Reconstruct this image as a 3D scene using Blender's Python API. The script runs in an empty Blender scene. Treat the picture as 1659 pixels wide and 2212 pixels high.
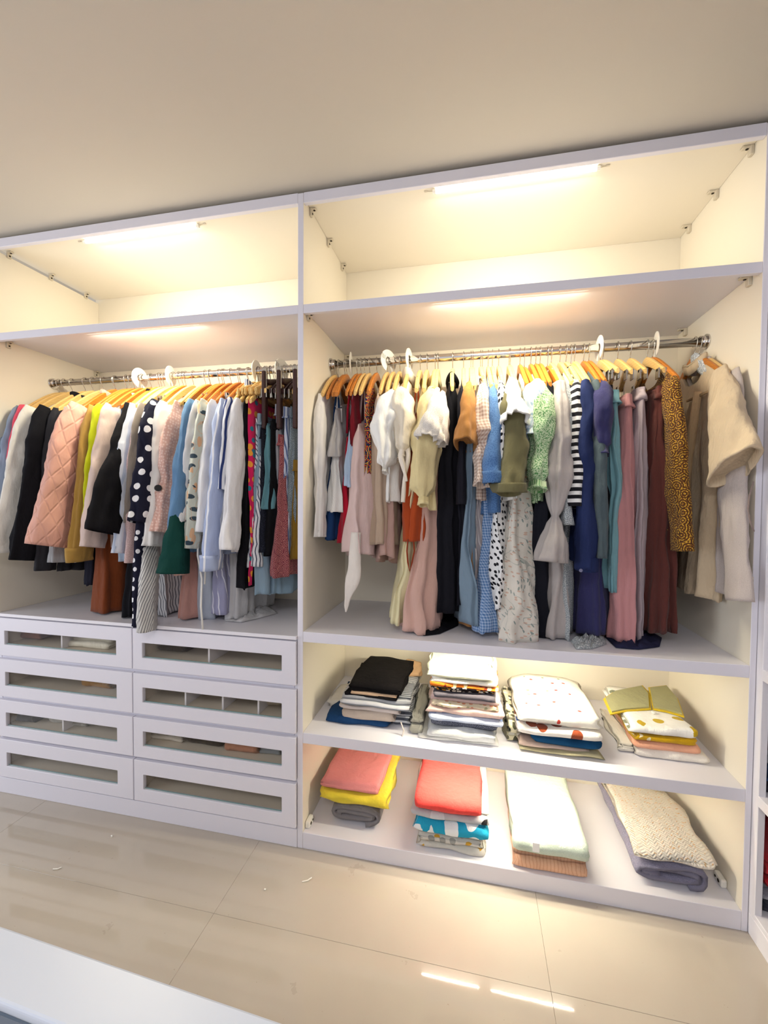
import bpy, bmesh, math, random
from mathutils import Vector, Matrix
# ------------------------------------------------------------------ camera, sky, exposure
SC = bpy.context.scene
COL = SC.collection
FPX = 916.8
CAMPOS = Vector((0.6977, -1.6118, 1.4472))
YAW, PITCH, ROLL = -0.2078, -0.0296, 0.0070
_f = Vector((math.sin(YAW)*math.cos(PITCH), math.cos(YAW)*math.cos(PITCH), math.sin(PITCH)))
_r0 = Vector((math.cos(YAW), -math.sin(YAW), 0))
_u0 = _r0.cross(_f)
_r = _r0*math.cos(ROLL) + _u0*math.sin(ROLL)
_u = _u0*math.cos(ROLL) - _r0*math.sin(ROLL)
cd = bpy.data.cameras.new('camera')
cd.sensor_fit = 'HORIZONTAL'; cd.sensor_width = 36.0; cd.lens = FPX/1659*36
cd.clip_start = 0.02
cam = bpy.data.objects.new('camera', cd)
m3 = Matrix((_r, _u, -_f)).transposed()
cam.matrix_world = Matrix.Translation(CAMPOS) @ m3.to_4x4()
COL.objects.link(cam); SC.camera = cam
def at(px, py, Y):
    """the point at depth Y that a survey sighting of the room gives"""
    d = _f + _r*((px-829.5)/FPX) + _u*((1106-py)/FPX)
    return CAMPOS + d*((Y-CAMPOS.y)/d.y)
w = bpy.data.worlds.new('world'); SC.world = w; w.use_nodes = True
bg = w.node_tree.nodes['Background']
bg.inputs[0].default_value = (0.93, 0.93, 1.0, 1); bg.inputs[1].default_value = 0.72
SC.view_settings.view_transform = 'Standard'; SC.view_settings.look = 'None'
SC.view_settings.gamma = 1; SC.view_settings.exposure = 0.28
try: SC.view_settings.use_curve_mapping = False
except Exception: pass
def area(name, loc, size, power, color, rot=(0,0,0), parent=None, spread=math.pi):
    L = bpy.data.lights.new(name, 'AREA'); L.shape = 'RECTANGLE'; L.size, L.size_y = size
    L.energy = power; L.color = color; L.spread = spread
    o = bpy.data.objects.new(name, L); o.location = loc; o.rotation_euler = rot
    COL.objects.link(o)
    if parent: o.parent = parent
    return o
# daylight from the window end of the room (left of the camera) and the room's own ceiling lamp behind the camera
area('window_daylight', (-3.4,-1.9,1.4), (1.6,1.8), 34, (0.86,0.92,1.0), (0, math.radians(-90), math.radians(12)))
area('room_lamp_light', (0.5,-2.7,2.62), (1.2,0.9), 24, (0.96,0.97,1.0))
WARM = (1.0, 0.905, 0.68)
# ------------------------------------------------------------------ materials
def lin(h):
    h = h.lstrip('#'); o = []
    for i in (0,2,4):
        c = int(h[i:i+2],16)/255
        o.append(c/12.92 if c <= 0.04045 else ((c+0.055)/1.055)**2.4)
    return (*o,1)
class NT:
    def __init__(s, name, rough=0.85, spec=0.2):
        s.m = bpy.data.materials.new(name); s.m.use_nodes = True
        s.t = s.m.node_tree; s.b = s.t.nodes['Principled BSDF']
        s.b.inputs['Roughness'].default_value = rough
        s.b.inputs['Specular IOR Level'].default_value = spec
    def n(s, t, **k):
        n = s.t.nodes.new(t)
        for a, v in k.items(): setattr(n, a, v)
        return n
    def l(s, a, b): s.t.links.new(a, b)
    def set(s, inp, v):
        if isinstance(v, (int,float)): inp.default_value = v
        elif isinstance(v, (tuple,list)): inp.default_value = v
        else: s.l(v, inp)
    def math(s, op, a, b=0.0, c=None):
        n = s.n('ShaderNodeMath', operation=op); s.set(n.inputs[0], a); s.set(n.inputs[1], b)
        if c is not None: s.set(n.inputs[2], c)
        return n.outputs[0]
    def mix(s, f, a, b):
        n = s.n('ShaderNodeMix', data_type='RGBA'); s.set(n.inputs[0], f); s.set(n.inputs[6], a); s.set(n.inputs[7], b)
        return n.outputs[2]
    def uv(s):
        return s.n('ShaderNodeUVMap').outputs[0]
    def obj(s):
        return s.n('ShaderNodeTexCoord').outputs['Object']
    def noise(s, vec, scale, detail=3, rough=0.55, dim='3D'):
        n = s.n('ShaderNodeTexNoise', noise_dimensions=dim); s.l(vec, n.inputs['Vector'])
        n.inputs['Scale'].default_value = scale; n.inputs['Detail'].default_value = detail; n.inputs['Roughness'].default_value = rough
        return n.outputs[0]
    def voro(s, vec, scale, rnd=1.0, feat='F1', out='Distance'):
        n = s.n('ShaderNodeTexVoronoi', voronoi_dimensions='2D', feature=feat); s.l(vec, n.inputs['Vector'])
        n.inputs['Scale'].default_value = scale; n.inputs['Randomness'].default_value = rnd
        return n.outputs[out]
    def map(s, vec, scale=(1,1,1), rot=(0,0,0), loc=(0,0,0)):
        n = s.n('ShaderNodeMapping'); s.l(vec, n.inputs[0])
        n.inputs['Scale'].default_value = scale; n.inputs['Rotation'].default_value = rot; n.inputs['Location'].default_value = loc
        return n.outputs[0]
    def bump(s, h, strength, dist):
        n = s.n('ShaderNodeBump'); n.inputs['Strength'].default_value = strength; n.inputs['Distance'].default_value = dist
        s.l(h, n.inputs['Height']); s.l(n.outputs[0], s.b.inputs['Normal'])
    def sep(s, v):
        n = s.n('ShaderNodeSeparateXYZ'); s.l(v, n.inputs[0]); return n.outputs[0], n.outputs[1]
def simple(name, hexc, rough=0.5, spec=0.4, metal=0.0, var=0.04, scale=9.0, bump=0.0):
    t = NT(name, rough, spec); t.b.inputs['Metallic'].default_value = metal
    c = lin(hexc); ns = t.noise(t.obj(), scale)
    d = tuple(max(0,x*(1-var*2)) for x in c[:3])+(1,)
    t.l(t.mix(ns, d, c), t.b.inputs['Base Color'])
    if bump: t.bump(t.noise(t.obj(), 160, 2), bump, 0.002)
    return t.m
def fabric(kind, c1, c2='#ffffff', c3='#888888', s=30.0, p=0.3, rough=0.88, name=None, wr=0.55):
    """cloth: weave, creases and the printed or woven pattern, all in the cloth's own metres (UV)"""
    t = NT((name or kind)+'_cloth', rough, 0.15)
    t.b.inputs['Sheen Weight'].default_value = 0.0 if c1.lower() < '#3' else 0.12
    uv = t.uv(); a, b, c = lin(c1), lin(c2), lin(c3)
    u, v = t.sep(uv)
    hb = None
    if kind == 'plain': col = a
    elif kind == 'dots':
        col = t.mix(t.math('LESS_THAN', t.voro(uv, s, 0.55), p), a, b)
    elif kind == 'stripes_v': col = t.mix(t.math('LESS_THAN', t.math('FRACT', t.math('MULTIPLY', u, s)), p), a, b)
    elif kind == 'stripes_h': col = t.mix(t.math('LESS_THAN', t.math('FRACT', t.math('MULTIPLY', v, s)), p), a, b)
    elif kind == 'stripes_d':
        q = t.math('ADD', u, t.math('MULTIPLY', v, 0.35))
        col = t.mix(t.math('LESS_THAN', t.math('FRACT', t.math('MULTIPLY', q, s)), p), a, b)
    elif kind == 'gingham':
        g = t.math('ADD', t.math('LESS_THAN', t.math('FRACT', t.math('MULTIPLY', u, s)), .5), t.math('LESS_THAN', t.math('FRACT', t.math('MULTIPLY', v, s)), .5))
        col = t.mix(t.math('MULTIPLY', g, .5), a, b)
    elif kind == 'floral':
        warp = t.noise(uv, 14, 2, dim='2D')
        leaf = t.voro(t.map(uv, (1,.45,1), (0,0,.6)), s*1.6, 1.0)
        leaf2 = t.voro(t.map(uv, (.45,1,1), (0,0,.4), (3,1,0)), s*1.5, 1.0)
        msk = t.math('GREATER_THAN', warp, .5)
        k1 = t.math('MULTIPLY', t.math('LESS_THAN', leaf, p*.75), msk)
        k2 = t.math('MULTIPLY', t.math('LESS_THAN', leaf2, p*.7), t.math('LESS_THAN', warp, .56))
        stem = t.math('LESS_THAN', t.math('ABSOLUTE', t.math('SUBTRACT', t.noise(uv, 9, 1, dim='2D'), .5)), .006)
        col = t.mix(k1, a, b); col = t.mix(k2, col, c); col = t.mix(t.math('MULTIPLY', stem, .6), col, b)
    elif kind == 'speckle':
        col = t.mix(t.math('GREATER_THAN', t.noise(uv, s*8, 3, .7, '2D'), .5+p*.1), a, b)
    elif kind == 'batik':
        d = t.voro(uv, s, 1.0); w_ = t.math('SINE', t.math('MULTIPLY', d, 26))
        dn = t.voro(uv, s*6, .7)
        k = t.math('GREATER_THAN', w_, .1)
        col = t.mix(t.math('MULTIPLY', t.math('LESS_THAN', dn, .42), k), a, b)
        col = t.mix(t.math('LESS_THAN', w_, -.75), col, c)
    elif kind == 'plaid':
        k1 = t.math('LESS_THAN', t.math('FRACT', t.math('MULTIPLY', u, s)), p); k2 = t.math('LESS_THAN', t.math('FRACT', t.math('MULTIPLY', v, s)), p)
        col = t.mix(t.math('MAXIMUM', k1, k2), a, b)
    elif kind == 'knit':
        ch = t.math('SINE', t.math('ADD', t.math('MULTIPLY', v, s*6.28), t.math('MULTIPLY', t.math('ABSOLUTE', t.math('SUBTRACT', t.math('FRACT', t.math('MULTIPLY', u, s*.5)), .5)), 12)))
        ns = t.noise(uv, s*.9, 2, dim='2D')
        k = t.math('MULTIPLY', t.math('GREATER_THAN', ns, .63), t.math('GREATER_THAN', ch, 0))
        col = t.mix(t.math('MULTIPLY', t.math('GREATER_THAN', ch, 0.2), .5), a, c); col = t.mix(k, col, b); hb = ch
    elif kind == 'quilt':
        q1 = t.math('ABSOLUTE', t.math('SUBTRACT', t.math('FRACT', t.math('MULTIPLY', t.math('ADD', u, t.math('MULTIPLY', v, .6)), s)), .5))
        q2 = t.math('ABSOLUTE', t.math('SUBTRACT', t.math('FRACT', t.math('MULTIPLY', t.math('SUBTRACT', u, t.math('MULTIPLY', v, .6)), s)), .5))
        hb = t.math('MINIMUM', t.math('SUBTRACT', .5, q1), t.math('SUBTRACT', .5, q2)); hb = t.math('MINIMUM', hb, .12); hb = t.math('MULTIPLY', hb, 6); col = a
    elif kind == 'prints':      # scattered little motifs in three colours
        d = t.voro(uv, s, .9); cc = t.voro(uv, s, .9, out='Color'); r_, g_ = t.sep(cc)
        col = t.mix(t.math('MULTIPLY', t.math('LESS_THAN', d, p), t.math('LESS_THAN', r_, .45)), a, b)
        col = t.mix(t.math('MULTIPLY', t.math('LESS_THAN', d, p*.8), t.math('GREATER_THAN', r_, .6)), col, c)
    else: raise ValueError(kind)
    soft = t.noise(t.obj(), 7, 2)
    sh = t.n('ShaderNodeHueSaturation'); t.set(sh.inputs['Color'], col)
    t.l(t.math('ADD', t.math('MULTIPLY', soft, .22), .89), sh.inputs['Value']); t.l(sh.outputs[0], t.b.inputs['Base Color'])
    crease = t.noise(t.map(t.obj(), (1,1,.45)), 22, 3, .6)
    weave = t.noise(uv, 700, 1, dim='2D')
    h = t.math('ADD', t.math('MULTIPLY', crease, wr*1.4), t.math('MULTIPLY', weave, .10))
    if hb is not None: h = t.math('ADD', h, t.math('MULTIPLY', hb, .35 if kind == 'quilt' else .10))
    t.bump(h, 0.8, 0.016)
    return t.m
_mc = {}
def F(kind, *a, **k):
    key = (kind, a, tuple(sorted(k.items())))
    if key not in _mc: _mc[key] = fabric(kind, *a, **k)
    return _mc[key]
def wood(name, light, dark, scale=14):
    t = NT(name, 0.38, 0.4)
    v = t.map(t.obj(), (6,1,1.6)); n1 = t.noise(v, scale, 4, .6)
    wv = t.n('ShaderNodeTexWave', wave_type='BANDS', bands_direction='Z'); t.l(t.obj(), wv.inputs['Vector'])
    wv.inputs['Scale'].default_value = 30; wv.inputs['Distortion'].default_value = 5
    k = t.math('ADD', t.math('MULTIPLY', n1, .6), t.math('MULTIPLY', wv.outputs[1], .25))
    t.l(t.mix(k, lin(dark), lin(light)), t.b.inputs['Base Color'])
    return t.m
WHITE = simple('white_laminate', '#e9e7ee', 0.34, 0.45, var=0.012, scale=3)
WHITE_FACE = simple('white_laminate_front', '#e4e2ec', 0.32, 0.45, var=0.015, scale=3)
INNER = simple('cream_laminate', '#f1e9d8', 0.42, 0.35, var=0.012, scale=4)
CHROME = simple('chrome', '#d8d5d2', 0.12, 0.5, metal=1.0, var=0.02)
STEEL = simple('steel_wire', '#c9c5bd', 0.25, 0.5, metal=1.0, var=0.02)
DARKWIRE = simple('dark_wire', '#4a4340', 0.35, 0.5, metal=0.8, var=0.02)
PLASTIC = simple('white_plastic', '#f2efe6', 0.35, 0.4, var=0.01)
BRKT = simple('beige_plastic', '#d9cfba', 0.45, 0.3, var=0.03)
HOLE = simple('dark_recess', '#3c352c', 0.8, 0.1, var=0.03)
INK = simple('grey_ink', '#8f8a84', 0.8, 0.1, var=0.02)
WOOD_O = wood('orange_varnished_wood', '#d58a35', '#a85f1d')
WOOD_L = wood('pale_varnished_wood', '#e9c98a', '#d0a45c')
WOOD_D = wood('dark_stained_wood', '#43201c', '#241012')
CEIL = simple('painted_ceiling', '#d2cabc', 0.9, 0.1, var=0.02, scale=2)
WALLM = simple('painted_wall', '#dcd6cc', 0.9, 0.1, var=0.02, scale=2)
def floor_tile():
    t = NT('polished_tile', 0.07, 0.5); o = t.obj()
    c = t.mix(t.noise(o, 1.7, 4, .6), lin('#aea397'), lin('#c1b8ab'))
    sp = t.math('GREATER_THAN', t.noise(o, 46, 3, .7), .71)
    c = t.mix(t.math('MULTIPLY', sp, .35), c, lin('#8d7c68'))
    sm = t.math('GREATER_THAN', t.noise(o, 5.5, 5, .7), .66)
    c = t.mix(t.math('MULTIPLY', sm, .22), c, lin('#8f8170'))
    t.l(c, t.b.inputs['Base Color'])
    t.l(t.math('ADD', t.math('MULTIPLY', t.noise(o, 4, 3), .05), .015), t.b.inputs['Roughness'])
    return t.m
TILE = floor_tile()
GROUT = simple('tile_joint', '#b7aa99', 0.9, 0.1, var=0.05)
def glassmat(name, tint, glossy):
    t = NT(name); nt = t.t; nt.nodes.remove(t.b)
    tr = t.n('ShaderNodeBsdfTransparent'); tr.inputs[0].default_value = tint
    gl = t.n('ShaderNodeBsdfGlossy'); gl.inputs['Roughness'].default_value = 0.02
    fr = t.n('ShaderNodeFresnel'); fr.inputs[0].default_value = 1.5
    mx = t.n('ShaderNodeMixShader'); ge = t.n('ShaderNodeNewGeometry'); t.l(t.math('MULTIPLY', fr.outputs[0], t.math('MULTIPLY', t.math('SUBTRACT', 1.0, ge.outputs['Backfacing']), glossy)), mx.inputs[0])
    t.l(tr.outputs[0], mx.inputs[1]); t.l(gl.outputs[0], mx.inputs[2])
    t.l(mx.outputs[0], nt.nodes['Material Output'].inputs[0])
    return t.m
GLASS = glassmat('clear_glass', (0.97,0.965,0.95,1), 1.0)
GLASS_EDGE = simple('glass_edge', '#7f9a98', 0.15, 0.5, var=0.02)
def emis(name, col, st):
    t = NT(name); t.b.inputs['Base Color'].default_value = (1,1,1,1)
    t.b.inputs['Emission Color'].default_value = (*col,1); t.b.inputs['Emission Strength'].default_value = st
    return t.m
LED = emis('lit_led_diffuser', (1.0,0.95,0.80), 9.0)
# ------------------------------------------------------------------ object helpers
def put(o, label=None, cat=None, group=None, kind=None):
    if label: o['label'] = label
    if cat: o['category'] = cat
    if group: o['group'] = group
    if kind: o['kind'] = kind
    return o
def empty(name, loc, label=None, cat=None, group=None, rz=0.0, rx=0.0):
    o = bpy.data.objects.new(name, None); o.empty_display_size = .05
    o.location = loc; o.rotation_euler = (rx,0,rz); COL.objects.link(o)
    return put(o, label, cat, group)
class MB:
    def __init__(s): s.v = []; s.f = []; s.uv = []; s.fm = []
    def add(s, verts, faces, uvs=None, mi=0):
        o = len(s.v); s.v += [tuple(p) for p in verts]
        s.uv += list(uvs) if uvs else [(p[0]+p[1]*.7, p[2]+p[1]*.3) for p in verts]
        s.f += [tuple(i+o for i in f) for f in faces]; s.fm += [mi]*len(faces)
    def box(s, lo, hi, mi=0):
        x0,y0,z0 = lo; x1,y1,z1 = hi
        v = [(x0,y0,z0),(x1,y0,z0),(x1,y1,z0),(x0,y1,z0),(x0,y0,z1),(x1,y0,z1),(x1,y1,z1),(x0,y1,z1)]
        s.add(v, [(0,3,2,1),(4,5,6,7),(0,1,5,4),(1,2,6,5),(2,3,7,6),(3,0,4,7)], mi=mi)
    def cyl(s, a, b, r, n=16, r2=None, mi=0):
        a = Vector(a); b = Vector(b); d = (b-a).normalized()
        x = d.orthogonal().normalized(); y = d.cross(x); r2 = r if r2 is None else r2
        v = []
        for k in range(n):
            t = 2*math.pi*k/n; q = x*math.cos(t)+y*math.sin(t); v.append(a+q*r); 
        for k in range(n):
            t = 2*math.pi*k/n; q = x*math.cos(t)+y*math.sin(t); v.append(b+q*r2)
        f = [(k,(k+1)%n,n+(k+1)%n,n+k) for k in range(n)] + [tuple(range(n-1,-1,-1)), tuple(range(n,2*n))]
        s.add(v, f, mi=mi)
    def wire(s, pts, r, n=6, mi=0):
        pts = [Vector(p) for p in pts]; v = []; f = []; L = 0; uvs = []
        ref = None
        for i, p in enumerate(pts):
            t = (pts[min(i+1,len(pts)-1)]-pts[max(i-1,0)]).normalized()
            if ref is None: ref = t.orthogonal().normalized()
            ref = (ref - t*ref.dot(t)).normalized(); b = t.cross(ref)
            if i: L += (p-pts[i-1]).length
            for k in range(n):
                a = 2*math.pi*k/n; v.append(p+(ref*math.cos(a)+b*math.sin(a))*(r if not callable(r) else r(i/(len(pts)-1)))); uvs.append((k/n*r*6 if not callable(r) else k/n*.02, L))
        for i in range(len(pts)-1):
            for k in range(n): f.append((i*n+k, i*n+(k+1)%n, (i+1)*n+(k+1)%n, (i+1)*n+k))
        f += [tuple(range(n-1,-1,-1)), tuple((len(pts)-1)*n+k for k in range(n))]
        s.add(v, f, uvs, mi)
    def build(s, name, mat, parent=None, smooth=False, bevel=0.0, seg=1):
        me = bpy.data.meshes.new(name); me.from_pydata(s.v, [], s.f); 
        mats = mat if isinstance(mat, (list,tuple)) else [mat]
        for m_ in mats: me.materials.append(m_)
        if len(mats) > 1: me.polygons.foreach_set('material_index', s.fm)
        ul = me.uv_layers.new(name='UVMap'); 
        flat = []
        for l in me.loops: flat += s.uv[l.vertex_index]
        ul.data.foreach_set('uv', flat)
        bm = bmesh.new(); bm.from_mesh(me); bmesh.ops.recalc_face_normals(bm, faces=bm.faces)
        if bevel: bmesh.ops.bevel(bm, geom=list(bm.edges), offset=bevel, segments=seg, affect='EDGES', profile=0.5)
        bm.to_mesh(me); bm.free()
        if smooth: me.polygons.foreach_set('use_smooth', [True]*len(me.polygons))
        me.update()
        o = bpy.data.objects.new(name, me); COL.objects.link(o)
        if parent: o.parent = parent
        return o
def box(name, lo, hi, mat, parent=None, bevel=0.0015):
    b = MB(); b.box(lo, hi); return b.build(name, mat, parent, bevel=bevel)
# ------------------------------------------------------------------ the room
ZC = 2.676
def struct(o): o['kind'] = 'structure'; return o
struct(box('ceiling', (-3.6,-3.6,ZC), (2.45,0.75,ZC+.1), CEIL, None, 0))
struct(box('wall_back', (-3.6,0.60,0), (2.45,0.72,ZC), WALLM, None, 0))
struct(box('wall_right', (2.30,-3.6,0), (2.45,0.60,ZC), WALLM, None, 0))
fl = struct(box('floor', (-3.6,-3.6,-.06), (2.30,0.60,-.0125), GROUT, None, 0))
tx = [-3.6]+[-.17+1.11*k for k in range(-3,3)]+[2.30]; ty = [-3.6,-2.545,-1.435,-.325,.60]
for i in range(len(tx)-1):
    for j in range(len(ty)-1):
        g = .0003
        lo = (tx[i]+g,ty[j]+g,-.012); hi = (tx[i+1]-g,ty[j+1]-g,0.0)
        b = MB(); b.box(lo, hi); b.build('tile', TILE, fl, bevel=.0006)
# ------------------------------------------------------------------ wardrobes
XL, XD0, XD1, XR0, XR1, D = -1.5407, 0.0, 0.0236, 1.600, 1.6185, 0.58
ZH, ZT = 2.6194, 2.6604
def lipped(name, x0, x1, ztop, zbot, parent, depth=D):
    """a shelf board with a deeper front lip"""
    b = MB(); t = .018
    pts = [(0,zbot),(.02,zbot),(.02,ztop-t),(depth,ztop-t),(depth,ztop),(0,ztop)]
    n = len(pts); v = [(x0,y,z) for y,z in pts]+[(x1,y,z) for y,z in pts]
    f = [(k,(k+1)%n,n+(k+1)%n,n+k) for k in range(n)]
    f += [(0,1,2,5),(2,3,4,5),(n+5,n+2,n+1,n),(n+5,n+4,n+3,n+2)]
    b.add(v, f); return b.build(name, [WHITE], parent, bevel=.0012)
def bracket(parent, x, y, z, s):
    """small beige clip that pins the top panel to the side (s = +1 on a left side)"""
    b = MB(); b.box((min(x,x+s*.012), y-.010, z-.032), (max(x,x+s*.010), y+.010, z))
    b.box((min(x,x+s*.034), y-.009, z-.008), (max(x,x+s*.026), y+.009, z))
    o = b.build('panel_clip', BRKT, parent, bevel=.002)
    b = MB(); b.cyl((x+s*.018,y,z-.0082),(x+s*.018,y,z-.0098),.0045,10); b.cyl((x+s*.0102,y,z-.022),(x+s*.0118,y,z-.022),.004,10)
    b.build('screw', HOLE, o)
wl = empty('open_wardrobe', ((XL+XD0)/2,0,0), 'white open wardrobe bay with wooden-hanger rail above the glass-fronted drawers', 'wardrobe')
wl_off = Vector(wl.location)
def wpart(o, root):  # keep world coordinates when a part is parented to a moved root
    o.location = -Vector(root.location); return o
wr_ = empty('open_wardrobe', (.8,0,0), 'white open wardrobe bay with folded clothes on the two shelves under its rail', 'wardrobe')
def P(o, root=None): return wpart(o, root)
# left bay
P(box('side_panel', (XL-.02,0,.887), (XL,D,ZH), INNER, wl), wl)
P(box('back_panel', (XL-.02,D,.887), (XD0,D+.012,ZT), INNER, wl), wl)
P(box('top_panel', (XL-.02,.02,ZH+.022), (XD0,D,ZT), INNER, wl), wl)
P(box('top_fascia', (XL-.02,-.001,ZH), (XD0,.02,ZT), WHITE_FACE, wl), wl)
P(lipped('shelf', XL, XD0, 2.2229, 2.1878, wl), wl)
brk = bracket
for y in (.07,.28,.49): brk(wl, XL, y, ZH+.022, 1)
brk(wl, XL, .06, 2.2045, 1); brk(wl, XL, .55, 2.2045, 1)
# right bay
P(box('side_panel', (XD0,-.001,.0), (XD1,D,ZT-.002), INNER, wr_), wr_)
P(box('side_panel', (XR0,-.001,.0), (XR1,D,ZT-.002), INNER, wr_), wr_)
P(box('back_panel', (XD0,D,0), (XR1,D+.012,ZT), INNER, wr_), wr_)
P(box('top_panel', (XD1,.02,ZH+.022), (XR0,D,ZT), INNER, wr_), wr_)
P(box('top_fascia', (XD1,0,ZH), (XR0,.02,ZT), WHITE_FACE, wr_), wr_)
P(lipped('shelf', XD1, XR0, 2.2229, 2.1878, wr_), wr_)
P(lipped('shelf', XD1, XR0, .9054, .8632, wr_), wr_)
P(lipped('shelf', XD1, XR0, .4866, .4426, wr_), wr_)
P(lipped('shelf', XD1, XR0, .0678, .0, wr_), wr_)
for y in (.07,.28,.49):
    brk(wr_, XD1, y, ZH+.022, 1); brk(wr_, XR0, y, ZH+.022, -1)
for z in (2.2045,):
    brk(wr_, XD1, .04, z, 1); brk(wr_, XD1, .555, z, 1); brk(wr_, XR0, .06, z, -1); brk(wr_, XR0, .50, z, -1)
for o in list(COL.objects):
    if o.parent in (wl, wr_) and o.name.startswith('panel_clip'): wpart(o, o.parent)
def front_edge(o, m):
    o.data.materials.append(m)
    for p in o.data.polygons:
        if p.normal.y < -.6 and abs(p.center.y) < .03: p.material_index = len(o.data.materials)-1
for o in list(COL.objects):
    if o.parent in (wl, wr_) and o.name.startswith(('side_panel','shelf')): front_edge(o, WHITE_FACE)
# two loose panel connectors at the foot of the lowest compartment
for (x, y, s, lab) in ((XD1, .04, 1, 'small white panel connector in the corner left of the grey blanket'), (XR0, .10, -1, 'small white panel connector in the corner right of the purple fleece blanket')):
    b = MB(); b.box((min(x+s*.001,x+s*.022), y-.02, .0685), (max(x+s*.001,x+s*.022), y+.03, .098)); o = b.build('panel_connector', PLASTIC, None, bevel=.006, seg=2)
    put(o, lab, 'connector')
    b = MB(); b.cyl((x+s*.022,y-.004,.084),(x+s*.0235,y-.004,.084),.006,12); b.cyl((x+s*.022,y+.016,.084),(x+s*.0235,y+.016,.084),.004,12); b.build('screw', HOLE, o)
# ------------------------------------------------------------------ drawer chest
ch = empty('drawer_chest', ((XL+XD0)/2,0,0), 'white drawer chest with eight glass-windowed fronts under the left rail', 'drawers')
P(box('counter_top', (XL-.02,-.012,.872), (XD0-.001,D,.887), WHITE, ch), ch)
P(box('plinth', (XL-.02,-.002,0), (XD0-.001,.018,.0765), WHITE_FACE, ch), ch)
P(box('side_panel', (XL-.02,.008,.0), (XL-.002,D,.872), WHITE, ch), ch)
P(box('back_panel', (XL-.02,D,.0), (XD0-.001,D+.012,.887), WHITE, ch), ch)
P(box('partition', (-.790,.010,.0765), (-.773,D,.872), WHITE, ch), ch)
P(box('side_panel', (-.017,.010,.0765), (-.001,D,.872), WHITE, ch), ch)
P(box('base_panel', (XL-.02,.018,.062), (-.001,D,.0765), WHITE, ch), ch)
TROUGH = simple('drawer_lining', '#e0d5c6', 0.6, 0.2, var=0.05)
ROWS = ((.6841,.8661),(.4839,.6660),(.2872,.4663),(.0874,.2730))
COLS = ((XL-.018,-.7835,-1.498,-.867),(-.7795,-.003,-.730,-.065))
def ring_frame(x0,x1,z0,z1,a0,a1,c0,c1,y0,y1):
    b = MB(); o = [(x0,z0),(x1,z0),(x1,z1),(x0,z1)]; i = [(a0,c0),(a1,c0),(a1,c1),(a0,c1)]
    v = [(x,y0,z) for x,z in o]+[(x,y0,z) for x,z in i]+[(x,y1,z) for x,z in o]+[(x,y1,z) for x,z in i]
    f = []
    for k in range(4):
        n = (k+1)%4
        f += [(k,n,4+n,4+k),(8+k,12+k,12+n,8+n),(k,8+k,8+n,n),(4+k,4+n,12+n,12+k)]
    b.add(v,f); return b
for z0_,z1_ in ((.0765,.0874),(.2730,.2872),(.4663,.4839),(.6660,.6841),(.8661,.872)):
    P(box('drawer_rail', (XL-.002,.0095,z0_-.008), (-.0175,.022,z1_+.008 if z1_ < .87 else .8715), WHITE_FACE, ch), ch)
for r,(z0,z1) in enumerate(ROWS):
    for c,(x0,x1,a0,a1) in enumerate(COLS):
        zc = (z0+z1)/2-.004
        d = ring_frame(x0,x1,z0,z1,a0,a1,zc-.0335,zc+.0335,-.012,.008).build('drawer', WHITE_FACE, ch, bevel=.0016); wpart(d, ch)
        g = MB(); g.box((a0-.006,-.0005,zc-.0385),(a1+.006,.0035,zc+.0385)); g.build('glass_pane', GLASS, d)
        e = MB(); e.box((a0,-.0032,zc-.0332),(a1,-.0008,zc-.0295)); e.build('pane_edge', GLASS_EDGE, d)
        t = MB(); bz = z0+.045; X0, X1 = x0+.022, x1-.022
        t.box((X0,.012,bz-.010),(X1,.50,bz)); t.box((X0,.012,bz),(X0+.010,.50,bz+.09)); t.box((X1-.010,.012,bz),(X1,.50,bz+.09)); t.box((X0,.49,bz),(X1,.50,bz+.09))
        t.build('drawer_box', TROUGH, d)
        if (r,c) in ((1,1),(0,1),(0,0),(2,0)):
            t = MB()
            for q in ((.3,.55,.78) if (r,c)==(1,1) else (.46,)):
                xx = X0+(X1-X0)*q; t.box((xx-.004,.02,bz+.001),(xx+.004,.485,bz+.075))
            t.build('divider', WHITE, d)
# ------------------------------------------------------------------ rails
def rail(label, x0, x1, y, z, r):
    root = empty('clothes_rail', (x0,y,z), label, 'rail')
    b = MB(); b.cyl((.004,0,0),(x1-x0-.004,0,0), r, 28); b.build('rail_tube', CHROME, root, smooth=False)
    for xx, s in ((0,1),(x1-x0,-1)):
        b = MB(); b.cyl((xx+s*.0005,0,0),(xx+s*.006,0,0), r+.012, 28); b.cyl((xx+s*.006,0,0),(xx+s*.022,0,0), r+.005, 28)
        f = b.build('flange', CHROME, root, bevel=.0)
    return root
RYL, RZL, RYR, RZR = .2855, 2.0625, .3278, 2.0855
rail('chrome clothes rail above the drawer chest', XL, XD0, RYL, RZL, .016)
rail('chrome clothes rail above the folded-clothes shelves', XD1, XR0, RYR, RZR, .017)
for o in COL.objects:
    if o.name.startswith(('rail_tube','flange')):
        for p in o.data.polygons: p.use_smooth = len(p.vertices) == 4
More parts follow.
